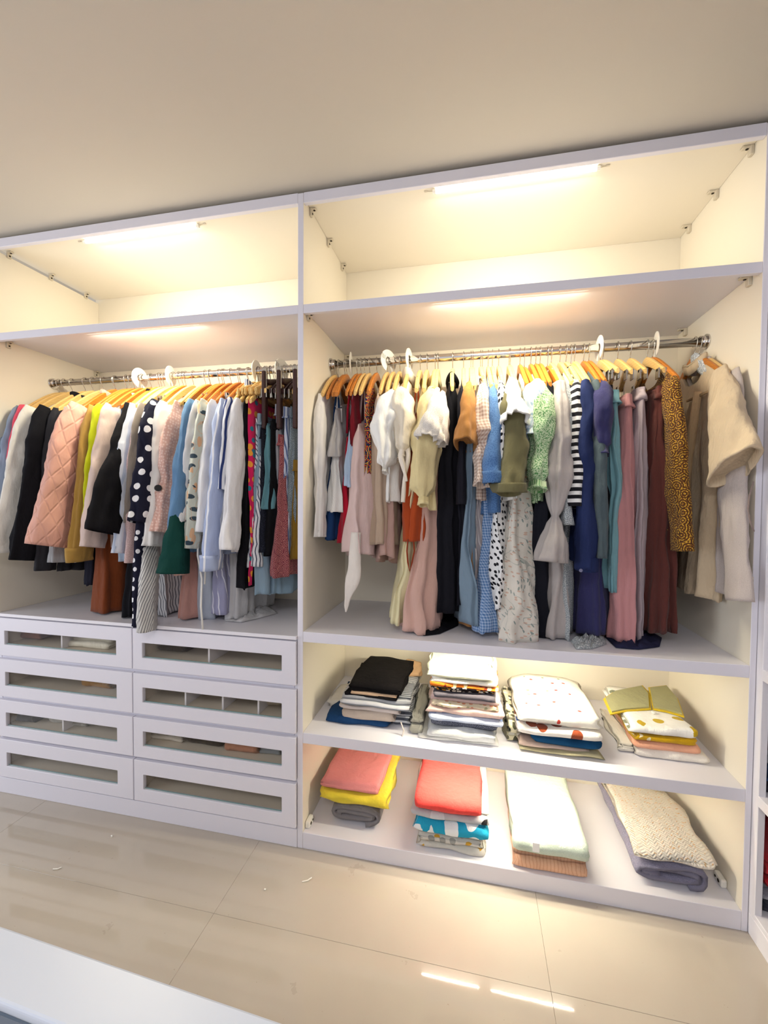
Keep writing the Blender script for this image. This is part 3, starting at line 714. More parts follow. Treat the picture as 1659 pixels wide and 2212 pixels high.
hang('R','checked_dress','dress','blue gingham long dress left of the white spotted dress', F('gingham','#a9c0e0','#4d78b0',s=90), 1052, 1356, wpx=30, tone='l', w=.18, wh=.25, thh=.052, vref=1150)
hang('R','denim_shirt','shirt','blue textured shirt with turned-up half sleeve', F('speckle','#5b82b5','#43679a',s=30), 1066, 1110, wpx=28, sl=SLV(1068,1042,ye=.045,w0=.036,w1=.044,a0=.06,a1=.06,style='flare',amp=.05,cuff=.04), tone='l', w=.195, vref=900)
hang('R','spotted_dress','dress','white dress with small black spots', F('dots','#f6f6f6','#1d1d24',s=42,p=.27), 1080, 1312, wpx=34, sl=SLV(1082,1000,ye=.07,w0=.028,w1=.03,a0=.06,a1=.05), tone='l', w=.19, wh=.235, thh=.05, vref=950)
hang('R','ruffle_blouse','blouse','white blouse with frilled cape collar over olive sleeve', F('plain','#f3f1ec'), 1106, 1080, wpx=28, sl=SLV(1108,918,ye=.05,w0=.034,w1=.055,a0=.06,a1=.09,style='flare',amp=.14,k=8), tone='l', w=.195, vref=880)
hang('R','olive_shirt','shirt','olive green shirt with wide half sleeve', F('plain','#6f6a4a'), 1108, 1050, wpx=30, sl=SLV(1102,1062,ye=.02,w0=.048,w1=.056,a0=.06,a1=.075,style='flare',amp=.05,cuff=.03), tone='l', w=.20, vref=950)
fd = hang('R','floral_dress','dress','long cream dress printed with fine leafy branches', F('floral','#e6e0d5','#97a29c','#d9b9a6',s=34,p=.25), 1128, 1397, wpx=44, tone='o', w=.185, wh=.285, thh=.098, amp=.012, vref=1100, neck=.06, xsh=-.025)
hang('R','blue_blouse','blouse','light blue and white blouse with puffed short sleeve', F('batik','#e8eef4','#a9c3dc','#c9d9e8',s=7), 1158, 1000, wpx=30, sl=SLV(1150,945,ye=.08,w0=.042,w1=.03,a0=.065,a1=.045,style='puff',amp=.08), tone='o', w=.195, vref=880)
hang('R','green_blouse','blouse','green leafy print blouse with full sleeve', F('speckle','#5f9a5c','#cfe3bd',s=22,p=-.2), 1170, 1085, wpx=34, sl=SLV(1160,1060,ye=.06,w0=.046,w1=.034,a0=.075,a1=.05,style='puff',amp=.10), tone='o', w=.195, vref=900)
hang('R','long_dress','dress','black long dress between floral dress and silver satin dress', F('plain','#1a1b24'), 1176, 1388, wpx=36, tone='o', w=.185, wh=.21, thh=.06, vref=1100, sl=SLV(1176,1010,ye=.14,w0=.026,w1=.03,a0=.05,a1=.05))
hang('R','satin_dress','dress','silver grey satin dress with flared bell cuff', F('plain','#b9b1ae',rough=.42), 1206, 1390, wpx=40, sl=SLV(1192,1214,ye=.055,w0=.048,w1=.052,a0=.07,a1=.07,style='bell',amp=.15,k=8,bx=.01), tone='l', w=.19, wh=.225, thh=.075, vref=950, collar=.03)
sk = hang('R','speckled_dress','dress','grey speckled dress with its hem folded on the board', F('speckle','#8d959b','#d5d8d8',s=34), 1226, 1392, wpx=24, sl=SLV(1222,1135,ye=.10,w0=.026,w1=.022,a0=.05,a1=.045,style='gather'), tone='l', w=.185, wh=.22, thh=.045, vref=950)
hang('R','striped_tee','shirt','black and white horizontally striped long sleeve tee', F('stripes_h','#f2f2f2','#17171f',s=36,p=.5), 1243, 1095, wpx=26, sl=SLV(1238,1095,ye=.11,w0=.026,w1=.032,a0=.055,a1=.055,amp=.03), tone='l', w=.195, vref=900, collar=.03)
nv = hang('R','navy_shirt','shirt','navy blue long sleeve shirt with a buttoned cuff', F('plain','#25305a'), 1262, 1215, wpx=34, sl=SLV(1262,1230,ye=.08,w0=.038,w1=.034,a0=.065,a1=.05,cuff=.05,amp=.06), tone='l', w=.195, vref=950)
hang('R','cardigan','cardigan','dark grey green cardigan sleeve right of the navy shirt', F('plain','#4d5a60'), 1284, 1170, wpx=28, sl=SLV(1298,1206,ye=.07,w0=.026,w1=.026,a0=.055,a1=.05,amp=.05), tone='o', w=.195, vref=950)
ind = hang('R','indigo_dress','dress','indigo dress with rounded shoulder and gathered hem', F('plain','#35345f'), 1296, 1374, wpx=44, sl=SLV(1300,985,ye=.09,w0=.036,w1=.022,a0=.06,a1=.04,style='puff',amp=.06), tone='o', w=.19, wh=.21, thh=.072, vref=950)
hang('R','black_skirt','skirt','black skirt hanging between indigo dress and teal pleats', F('plain','#17161c'), 1316, 1130, wpx=28, kind='clip', hangkind='clip', vtop=838, tone='l', w=.15)
hang('R','pleated_skirt','skirt','teal pleated long skirt with flat waistband', F('plain','#7aa9b3'), 1328, 1275, wpx=40, kind='clip', hangkind='clip', vtop=850, tone='l', w=.175, wh=.215, pleat=.012, thh=.030, vref=900)
hang('R','wide_trousers','trousers','rose pink wide trousers with elastic waist', F('plain','#c98f90'), 1358, 1393, wpx=46, kind='clip', hangkind='clip', vtop=858, tone='l', w=.15, wh=.21, thh=.056, vref=900, amp=.014, lam=.12)
hang('R','pleated_skirt','skirt','lavender grey pleated skirt between rose trousers and maroon skirt', F('plain','#b7a8ae'), 1388, 1398, wpx=30, kind='clip', hangkind='clip', vtop=842, tone='l', w=.15, wh=.17, pleat=.012, thh=.026, vref=900)
hang('R','pleated_skirt','skirt','maroon pleated long skirt', F('plain','#5f332e'), 1428, 1362, wpx=56, kind='clip', hangkind='clip', vtop=840, tone='l', w=.15, wh=.20, pleat=.018, thh=.072, vref=900)
hang('R','batik_shirt','shirt','golden brown batik print long sleeve shirt', F('batik','#6a3f1c','#c69a34','#2e1d16',s=30), 1450, 1150, wpx=22, sl=SLV(1474,1190,ye=.10,w0=.026,w1=.028,a0=.06,a1=.055,amp=.05), tone='o', w=.185, vref=900)
# ------------------------------------------------------------------ left rail, from the end panel to the divider
hang('L','knit_cardigan','cardigan','grey blue knitted cardigan at the far left of the rail', F('plain','#9fabb6'), 22, 1150, wpx=34, sl=SLV(-20,1120,ye=-.02,w0=.03,w1=.03,a0=.07,a1=.06), tone='l', w=.20, vref=900)
hang('L','wool_cardigan','cardigan','slate blue wool cardigan right of the grey blue one', F('plain','#8b98ae'), 46, 1120, wpx=28, sl=SLV(8,1100,ye=-.02,w0=.028,w1=.03,a0=.07,a1=.06), tone='l', w=.20, vref=900)
hang('L','coral_tee','top','coral red top peeking between blue and white cardigans', F('plain','#f0566b'), 58, 1050, wpx=22, sl=SLV(40,1000,ye=.02,w0=.022,w1=.024,a0=.06,a1=.05), tone='l', w=.20, vref=900)
hang('L','fluffy_cardigan','cardigan','fluffy off white cardigan with long sleeve', F('plain','#ece8e0'), 74, 1180, wpx=34, sl=SLV(14,1190,ye=-.03,w0=.036,w1=.036,a0=.085,a1=.075,cuff=.05), tone='l', w=.205, vref=900)
hang('L','sweater','sweater','black high neck sweater left of the pink quilted jacket', F('plain','#17171c'), 104, 1212, wpx=40, sl=SLV(52,1210,ye=-.02,w0=.036,w1=.034,a0=.085,a1=.07), tone='l', w=.205, vref=900, collar=.05)
hang('L','charcoal_shirt','shirt','charcoal shirt behind the pink quilted jacket', F('plain','#2e2e33'), 124, 1235, wpx=28, sl=SLV(96,1232,ye=.03,w0=.026,w1=.026,a0=.06,a1=.05), tone='l', w=.20, vref=900, collar=.03)
hang('L','grey_sweater','sweater','light grey sweater with sleeve showing behind quilted jacket', F('plain','#a9abb0'), 148, 1212, wpx=28, sl=SLV(128,1214,ye=.04,w0=.026,w1=.026,a0=.06,a1=.05), tone='l', w=.20, vref=900)
qj = hang('L','quilted_jacket','jacket','pale pink quilted jacket', F('quilt','#e2ab9a',s=16,rough=.6), 172, 1150, wpx=44, sl=SLV(108,1180,ye=-.05,w0=.042,w1=.046,a0=.095,a1=.105,amp=.05), tone='o', w=.205, vref=900, collar=.05)
hang('L','navy_shirt','shirt','dark navy long shirt below the quilted jacket', F('plain','#20212e'), 190, 1262, wpx=22, tone='o', w=.17, vref=1000)
hang('L','sweater','sweater','mustard tan sweater right of the pink quilted jacket', F('plain','#b08a45'), 202, 1180, wpx=30, sl=SLV(172,1210,ye=-.0,w0=.03,w1=.03,a0=.068,a1=.06,cuff=.06), tone='o', w=.20, vref=900)
hang('L','lime_tee','top','bright lime yellow long sleeve top', F('plain','#c4cc1a'), 220, 1150, wpx=24, sl=SLV(198,1120,ye=.02,w0=.026,w1=.026,a0=.065,a1=.055), tone='o', w=.20, vref=900)
hang('L','sweater','sweater','pale blush long sweater right of lime top', F('plain','#d3bdb4'), 238, 1180, wpx=30, sl=SLV(200,1182,ye=-.02,w0=.028,w1=.03,a0=.068,a1=.06), tone='o', w=.20, vref=900, collar=.03)
hang('L','blue_shirt','shirt','pale blue shirt right of the blush sweater', F('plain','#b4c6dd'), 262, 1214, wpx=28, tone='o', w=.195, vref=1000)
hang('L','brown_dress','dress','rust brown corduroy dress hanging below the blush sweater', F('plain','#7d3d1c'), 216, 1325, wpx=70, tone='o', w=.20, wh=.22, thh=.075, vref=1250, amp=.006)
hang('L','flared_blouse','top','black top with wide flared sleeve', F('plain','#151418'), 278, 1160, wpx=28, sl=SLV(228,1150,ye=-.05,w0=.03,w1=.042,a0=.06,a1=.10,style='flare'), tone='o', w=.20, vref=900, collar=.04)
hang('L','long_dress','dress','black long dress trailing behind the rust brown dress', F('plain','#17171d'), 290, 1332, wpx=44, tone='o', w=.19, wh=.24, thh=.05, vref=1200)
hang('L','white_blouse','blouse','white and pale blue blouse left of the navy spotted dress', F('stripes_v','#dfe3ee','#c4d0e6',s=24,p=.3), 290, 1190, wpx=30, sl=SLV(258,1195,ye=-.0,w0=.03,w1=.028,a0=.065,a1=.05,style='gather'), tone='l', w=.20, vref=900)
hang('L','lace_blouse','top','dusty pink ruffled lace top behind the navy spotted dress', F('speckle','#c9a9a8','#dcc3c0',s=30), 305, 1214, wpx=28, sl=SLV(292,1215,ye=.03,w0=.028,w1=.036,a0=.06,a1=.06,style='gather',amp=.16), tone='l', w=.20, vref=900)
hang('L','taupe_shirt','shirt','taupe grey shirt left of the navy spotted dress', F('plain','#8d8279'), 310, 1150, wpx=22, sl=SLV(288,1130,ye=.03,w0=.024,w1=.024,a0=.06,a1=.05), tone='l', w=.205, vref=900)
sd_ = hang('L','spotted_dress','dress','navy dress with large white polka dots', F('dots','#1c1d30','#eeeef2',s=17,p=.24), 338, 1130, wpx=40, sl=SLV(306,1130,ye=-.03,w0=.042,w1=.036,a0=.08,a1=.065), tone='o', w=.205, vref=900, wh=.2)
drape(sd_, [(312,1110,.0),(306,1200,-.015),(302,1290,-.032),(299,1352,-.04)], [(0,.03,.05),(.5,.022,.04),(1,.018,.032)], F('dots','#1c1d30','#eeeef2',s=24,p=.24), 'sash')
st_ = hang('L','striped_trousers','trousers','thin grey striped trousers hanging over the counter edge', F('stripes_d','#dcdad6','#6f6f74',s=90,p=.3), 345, 1300, wpx=24, kind='clip', hangkind='clip', vtop=1000, tone='o', w=.15, wh=.17, thh=.03, vref=1280)
drape(st_, [(330,1150,.06),(324,1230,-.01),(318,1300,-.036),(316,1362,-.045)], [(0,.03,.05),(.5,.026,.052),(1,.032,.05)], F('stripes_d','#dcdad6','#6f6f74',s=90,p=.3), 'leg', amp=.05)
hang('L','white_blouse','blouse','white frilled blouse with one large black button', F('plain','#f2efec'), 356, 1200, wpx=30, sl=SLV(330,1180,ye=.0,w0=.032,w1=.03,a0=.07,a1=.055,amp=.12), tone='l', w=.205, vref=900)
hang('L','striped_skirt','skirt','grey striped skirt hem right of the striped trousers', F('stripes_v','#d9d8da','#76777f',s=70,p=.35), 350, 1335, wpx=34, kind='clip', hangkind='clip', vtop=1000, tone='l', w=.16, wh=.19, thh=.045, vref=1280)
hang('L','pink_lace_blouse','blouse','pale pink dotted lace blouse with tiered frill sleeve', F('dots','#dfb2a4','#efcfc4',s=75,p=.3), 384, 1240, wpx=32, sl=SLV(350,1150,ye=.0,w0=.03,w1=.034,a0=.07,a1=.055,style='gather',amp=.14), tone='l', w=.205, vref=900)
hang('L','green_blouse','blouse','dark bottle green blouse hem behind blue denim shirt', F('plain','#123f3a'), 398, 1236, wpx=34, tone='o', w=.20, wh=.21, thh=.05, vref=1050)
gb_ = [o for o in COL.objects if o.name.startswith('green_blouse') and 'bottle' in o['label']][0]
drape(gb_, [(398,1060,.06),(388,1120,.01),(380,1180,-.02),(374,1238,-.035)], [(0,.02,.03),(.4,.034,.06),(1,.046,.085)], F('plain','#123f3a'), 'sleeve', amp=.05)
hang('L','rose_dress','dress','dusty rose dress hem below the bottle green blouse', F('plain','#b98a80'), 408, 1338, wpx=40, tone='l', w=.17, wh=.22, thh=.05, vref=1250)
hang('L','denim_shirt','shirt','mid blue denim shirt with white inner edge', F('plain','#6288ae'), 418, 1190, wpx=36, sl=SLV(384,1175,ye=.0,w0=.034,w1=.032,a0=.075,a1=.06), tone='o', w=.20, vref=900)
hang('L','white_shirt','shirt','white shirt left of the sage printed blouse', F('plain','#edeef2'), 428, 1160, wpx=26, sl=SLV(398,1140,ye=.02,w0=.024,w1=.024,a0=.06,a1=.05), tone='o', w=.205, vref=900)
hang('L','floral_blouse','blouse','sage green blouse with peach leaf print', F('floral','#cdd0c4','#e0b48e','#3f4f5a',s=15,p=.32), 444, 1225, wpx=34, sl=SLV(416,1185,ye=.01,w0=.03,w1=.03,a0=.065,a1=.055), tone='o', w=.205, vref=900)
ws = hang('L','white_shirt','shirt','white shirt with a long tie string reaching the counter', F('plain','#f1f1f3'), 462, 1160, wpx=26, sl=SLV(440,1150,ye=.02,w0=.028,w1=.03,a0=.06,a1=.055), tone='o', w=.205, vref=900)
hang('L','grey_skirt','skirt','pale grey blue skirt hem behind the white tie string', F('plain','#b3bac8'), 440, 1335, wpx=40, kind='clip', hangkind='clip', vtop=1000, tone='o', w=.16, wh=.19, thh=.06, vref=1280)
hang('L','striped_shirt','shirt','sky blue shirt with white stripes and turned cuff', F('stripes_v','#a9b6d8','#eceef6',s=14,p=.12), 484, 1200, wpx=30, sl=SLV(458,1228,ye=.0,w0=.034,w1=.036,a0=.07,a1=.06,cuff=.06,amp=.05), tone='o', w=.205, vref=900)
hang('L','striped_trousers','trousers','lavender trousers with white pinstripes below the striped shirt', F('stripes_v','#9a9ab8','#dcdce8',s=22,p=.12), 480, 1325, wpx=36, kind='clip', hangkind='clip', vtop=1000, tone='o', w=.16, wh=.19, thh=.05, vref=1280)
hang('L','striped_blouse','blouse','navy and white striped blouse with draped collar', F('stripes_v','#eceef4','#2f3f78',s=40,p=.45), 500, 1120, wpx=26, sl=SLV(486,1060,ye=.04,w0=.028,w1=.026,a0=.06,a1=.05), tone='l', w=.205, vref=900, collar=.06)
hang('L','long_blouse','top','plain white long top left of the long black dress', F('plain','#f0eef0'), 516, 1190, wpx=30, sl=SLV(494,1188,ye=.01,w0=.028,w1=.032,a0=.06,a1=.052), tone='l', w=.20, vref=900)
hang('L','grey_shawl','shawl','crumpled pale grey cloth hanging down to the counter', F('plain','#c9c8ca'), 505, 1335, wpx=26, kind='clip', hangkind='clip', vtop=1050, tone='l', w=.14, wh=.17, thh=.05, vref=1280)
hang('L','long_dress','dress','long black dress left of the hot pink floral dress', F('plain','#121116'), 526, 1272, wpx=36, tone='l', w=.215, vref=1000)
hang('L','floral_dress','dress','hot pink floral dress on the left rail', F('prints','#d81f5e','#f2a23c','#2f7f98',s=22,p=.3), 537, 1268, wpx=20, tone='l', w=.205, wh=.21, vref=1050)
hang('L','denim_trousers','trousers','pale blue jeans right of the hot pink dress', F('plain','#8fa7b9'), 558, 1282, wpx=22, kind='clip', hangkind='clip', vtop=900, tone='l', w=.17, vref=950, thh=.03)
hang('L','striped_skirt','skirt','white pleated skirt with dark stripes under navy skirt', F('stripes_v','#eef0f4','#4a4f66',s=60,p=.3), 553, 1222, wpx=18, kind='clip', hangkind='clip', vtop=905, tone='l', w=.175, pleat=.01, vref=950)
hang('L','dark_skirt','skirt','speckled navy black skirt clipped to a pale hanger', F('speckle','#1b1d28','#3a3f52',s=26,p=1.2), 566, 1190, wpx=26, kind='clip', hangkind='clip', vtop=930, tone='l', w=.185, vref=1000)
hang('L','teal_skirt','top','muted teal skirt between two dark skirts', F('plain','#5f8d98'), 577, 1100, wpx=16, kind='clip', hangkind='clip', vtop=920, tone='d', w=.175, vref=950)
hang('L','black_skirt','skirt','plain black skirt on a dark wooden hanger', F('plain','#101014'), 586, 1200, wpx=22, kind='clip', hangkind='clip', vtop=910, tone='d', w=.17, vref=1000)
hang('L','grey_skirt','skirt','light grey skirt left of the red paisley skirt', F('plain','#9a9ba3'), 598, 1165, wpx=16, kind='clip', hangkind='clip', vtop=880, tone='l', w=.15, vref=950)
hang('L','paisley_skirt','skirt','red paisley skirt with wide patterned border', F('batik','#8a4048','#5d2e3e','#c98a82',s=44), 606, 1245, wpx=30, kind='clip', hangkind='clip', vtop=945, tone='d', w=.16, wh=.19, vref=1000, thh=.04)
hang('L','striped_skirt','skirt','blue and white striped skirt right of red paisley', F('stripes_v','#c3cbe0','#5a6a96',s=44,p=.4), 616, 1195, wpx=16, kind='clip', hangkind='clip', vtop=885, tone='d', w=.15, vref=950)
hang('L','blue_paisley_skirt','skirt','grey blue paisley skirt near the divider', F('batik','#76838f','#98a5b0','#55616e',s=40), 627, 1170, wpx=20, kind='clip', hangkind='clip', vtop=885, tone='l', w=.14, vref=950)
hang('L','denim_skirt','skirt','faded denim skirt showing beneath the dark skirts', F('plain','#7f97a9'), 590, 1282, wpx=44, kind='clip', hangkind='clip', vtop=1100, tone='l', w=.12, thh=.06, vref=1240)
hang('L','mustard_skirt','skirt','mustard brown skirt edge beside the divider', F('plain','#8a6a22'), 637, 1205, wpx=12, kind='clip', hangkind='clip', vtop=1000, tone='d', w=.14, vref=1100)
# ------------------------------------------------------------------ the two garments by the right end panel
bs = hang('R','short_sleeve_shirt','shirt','open beige short sleeve shirt with one wide sleeve jutting forward', F('plain','#d6c1a3',wr=.9), 1556, 1300, wpx=30, th=.020, tone='o', w=.205, wh=.20, vref=1000, neck=.085, thh=.022, amp=.010,
     sl=dict(ue=1585,ve=1012,ye=-.035,w0=.042,w1=.046,a0=.085,a1=.132,style='flare',amp=.035,by=-.01), collar=.045)
rx_ = bs.location.x
b = MB()   # front placket falling in a slanting fold on the side we see
b.wire([(-.030,-.10,-.22),(-.036,-.06,-.45),(-.040,-.02,-.66),(-.040,-.03,-.80)], lambda t: .014+.012*t, 8); b.build('placket', F('plain','#d2b48c',wr=.8), bs, smooth=True)
b = MB(); b.box((-.030,-.17,-.24),(-.024,-.01,-.232)); b.build('yoke_seam', F('plain','#b89a74'), bs)
bl = hang('R','blazer','blazer','pale grey beige blazer with elbow patch beside the end panel', F('speckle','#c9beb9','#bdb0aa',s=60), 1578, 1288, wpx=26, th=.010, tone='l', w=.235, wh=.22, vref=1000, neck=.08, thh=.009, amp=.005, hemcurve=.02,
     sl=dict(ue=1597,ve=1298,ye=-.005,w0=.020,w1=.026,a0=.075,a1=.062,style='plain',amp=.03,by=.0), collar=.03)
def onface(root, px, py, y, dx):   # point on the near face of the blazer
    p = at(px, py, y); return Vector((p.x-root.location.x+dx, p.y-root.location.y, p.z-root.location.z))
b = MB(); b.box((-.020,-.16,-.60),(-.014,-.02,-.545)); b.build('pocket_flap', F('speckle','#c2b6b2','#b5a8a4',s=60), bl, bevel=.002)
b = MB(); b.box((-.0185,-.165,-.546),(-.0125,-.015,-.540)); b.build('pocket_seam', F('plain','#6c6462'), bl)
e_ = at(1622,1262,.0)
for k in range(4):
    p = at(1624-k*.4, 1250+k*8.5, -.03)
    b = MB(); b.cyl((p.x-.004,p.y,p.z),(p.x+.003,p.y-.004,p.z),.0065,12); wpart3(bl, b, 'cuff_button', simple('cream_button','#d9cfc4',.4,.4) if k == 0 else bpy.data.materials['cream_button'], False)
pts = [at(1612+6*math.cos(t)-14*math.sin(t)*0, 1075-38*0+t*0, -.02) for t in (0,)]
b = MB(); ep = [at(1628,1040,-.045),at(1619,1070,-.045),at(1616,1100,-.04),at(1621,1130,-.036),at(1629,1148,-.034)]
b.wire(ep,.0022,6); wpart3(bl, b, 'elbow_patch_seam', F('plain','#a5918a'))
b = MB(); v = []
sc = empty('scarf', (bl.location.x,RYR,RZR-.10), 'grey speckled knit scarf over the neck of the blazer hanger', 'scarf')
b = MB(); tube(b, [(-.004,.03,.035),(-.018,-.005,.028),(-.020,-.04,.005),(-.018,-.07,-.025),(-.016,-.095,-.055)], [(0,.012,.020),(.4,.014,.030),(1,.010,.022)], amp=.12, k=6, seed=5); b.build('cloth', F('speckle','#aab0b8','#e3e6ea',s=20), sc, smooth=True)
# ------------------------------------------------------------------ tails, ties, lace, buttons
drape(vest, [(768,1150,.09),(766,1205,.08),(764,1240,.075),(752,1285,.075),(747,1322,.075)], [(0,.02,.02),(.3,.028,.012),(.55,.030,.010),(.85,.010,.006),(1,.003,.003)], F('plain','#ece4dc'), 'tie', amp=.05)
drape(cr, [(876,950,.10),(882,985,.07),(874,1030,.07),(870,1085,.07)], [(0,.008,.006),(.3,.010,.007),(.7,.007,.006),(1,.008,.005)], F('plain','#f3e9da'), 'sleeve_tie', amp=.2)
drape(cr, [(872,955,.08),(866,985,.06),(872,1010,.06),(878,1040,.06)], [(0,.008,.006),(.4,.010,.007),(1,.006,.005)], F('plain','#f3e9da'), 'sleeve_tie', amp=.2, seed=4)
b = MB(); b.wire([at(881,1165,.12),at(879,1190,.11),at(881,1215,.11),at(885,1234,.11),at(890,1215,.115),at(895,1190,.12),at(893,1165,.125)], .0035, 6); wpart3(rust, b, 'strap_loop', F('plain','#a04020'))
for (a_, b_, c_, w_) in (((944,842,.12),(936,895,.045),(926,950,.010),.046),((955,850,.15),(953,905,.08),(950,958,.05),.034)):
    drape(lace, [a_, b_, c_], [(0,.012,.016),(.5,w_*.8,w_),(1,w_*.9,w_*1.1)], F('speckle','#efe9e2','#d9d0c6',s=40), 'lace_frill', amp=.22, k=9, seed=int(w_*1000))
train(bd, [flo(887,1362,ZR),flo(905,1340,ZR),flo(945,1318,ZR),flo(990,1322,ZR),flo(990,1352,ZR),flo(950,1370,ZR),flo(915,1374,ZR)], F('plain','#16161d'), ZR, .012)
train(sk, [flo(1232,1385,ZR),flo(1262,1372,ZR),flo(1306,1378,ZR),flo(1310,1392,ZR),flo(1280,1402,ZR),flo(1245,1403,ZR)], F('speckle','#8d959b','#d5d8d8',s=34), ZR, .016)
train(ind, [flo(1305,1375,ZR),flo(1340,1372,ZR),flo(1400,1362,ZR),flo(1430,1378,ZR),flo(1425,1398,ZR),flo(1380,1404,ZR),flo(1330,1400,ZR)], F('plain','#2c2d4a'), ZR, .014)
b = MB(); p = at(1255,1232,.02); b.cyl((p.x,p.y,p.z),(p.x-.002,p.y-.006,p.z),.006,12); wpart3(nv, b, 'cuff_button', simple('horn_button','#6a6a86',.3,.5), False)
sh_ = [o for o in COL.objects if o.name == 'grey_shawl'][0]
train(sh_, [flo(485,1342,ZL),flo(500,1318,ZL),flo(540,1300,ZL),flo(585,1312,ZL),flo(600,1325,ZL),flo(560,1336,ZL),flo(520,1345,ZL)], F('plain','#c9c8ca'), ZL, .016)
b = MB(); b.wire([at(428,1150,.03),at(427,1200,.0),at(436,1250,-.02),at(434,1310,-.03),at(438,1360,-.04)], .004, 6); wpart3(ws, b, 'tie_string', F('plain','#f4f2ee'))
b = MB(); b.wire([at(446,1150,.03),at(444,1210,.0),at(442,1262,-.01)], .0035, 6); wpart3(ws, b, 'tie_string', F('plain','#f4f2ee'))
bw = [o for o in COL.objects if o.name.startswith('white_blouse') and 'button' in o['label']][0]
b = MB(); p = at(342,1054,-.04); b.cyl((p.x-.02,p.y+.02,p.z),(p.x,p.y,p.z),.014,16); wpart3(bw, b, 'button', simple('black_button','#17171a',.4,.4), False)
# empty and half-empty hangers on the right rail and by the divider
for u_, t_, lab in ((700,'o','orange wooden hanger second from the divider on the right rail'),(732,'o','orange wooden hanger above the light blue tank'),(1232,'l','pale wooden hanger above the striped tee'),(1132,'o','orange wooden hanger above the floral dress shoulder'),(1146,'o','orange wooden hanger left of the blue puffed sleeve'),(1182,'o','orange wooden hanger left of the silver satin dress')):
    p = at(u_, 815, RYR); hanger((p.x,RYR,RZR), math.radians(2), t_, lab, .017)
for u_, lab in ((572,'dark brown wooden hanger with long clamp arms, left of its pair'),(604,'dark brown wooden hanger with long clamp arms, right of its pair'),(639,'dark brown wooden hanger half hidden by the divider')):
    p = at(u_, 880, RYL-.16); hanger((p.x,RYL,RZL), math.radians(0), 'd', lab, .016, A=.16, drop=.03, zw=-.055, kind='drop')
for u_, v_, lab in ((512,872,'pale wooden clamp hanger left of the hot pink dress'),(528,885,'pale wooden clamp hanger in front of the hot pink dress'),(541,872,'pale wooden clamp hanger right of the hot pink dress')):
    p = at(u_, v_, RYL-.19); hanger((p.x,RYL,RZL), math.radians(4), 'l', lab, .016, A=.19, drop=.055, zw=-.070, kind='clamp', hookmat=DARKWIRE)
# white size discs on both rails
def disc(x, ry, rz, yaw, label, r_in, printed=False, gap=0.0):
    root = empty('size_divider', (x,ry,rz), label, 'divider', 'white size divider discs', math.radians(yaw))
    N = 48; ro = .051; ri = r_in+.0022; v = []; f = []; g0 = math.radians(gap)
    for i in range(N+1):
        t = g0/2+(2*math.pi-g0)*i/N-math.pi/2
        for rr in (ro, ri):
            for xx in (-.0016,.0016): v.append((xx, rr*math.cos(t), rr*math.sin(t)))
    for i in range(N):
        a = i*4; b_ = a+4; f += [(a,b_,b_+1,a+1),(a+2,a+3,b_+3,b_+2),(a,a+2,b_+2,b_),(a+1,b_+1,b_+3,a+3)]
    f += [(0,1,3,2),(N*4,N*4+2,N*4+3,N*4+1)]
    b = MB(); b.add(v,f); b.build('ring', PLASTIC, root)
    if printed:
        for k in range(3):
            b = MB(); b.box((-.0021,-.044+k*.008,.006-k*.001),(.0021,-.041+k*.008,.030-k*.004)); b.build('printed_line', INK, root)
for x_, yw, pr, lab in ((.125,10,0,'white size disc nearest the divider on right rail'),(.305,-32,1,'white size disc with grey print turned to face the room'),(.402,-9,0,'white size disc just right of the printed one'),(1.203,2,0,'white size disc right of the long lit tube reflection'),(1.417,-9,0,'white size disc above the maroon skirt hangers')):
    disc(x_, RYR, RZR, yw, lab, .017, pr, 40)
for x_, yw, pr, lab in ((-.992,-2,0,'white size disc farthest left on left rail'),(-.81,10,0,'second white size disc from the left end of left rail'),(-.335,2,0,'white size disc left of the dark brown hangers'),(-.205,-12,1,'white size disc above the dark brown hangers')):
    disc(x_, RYL, RZL, yw, lab, .016, pr, 30)
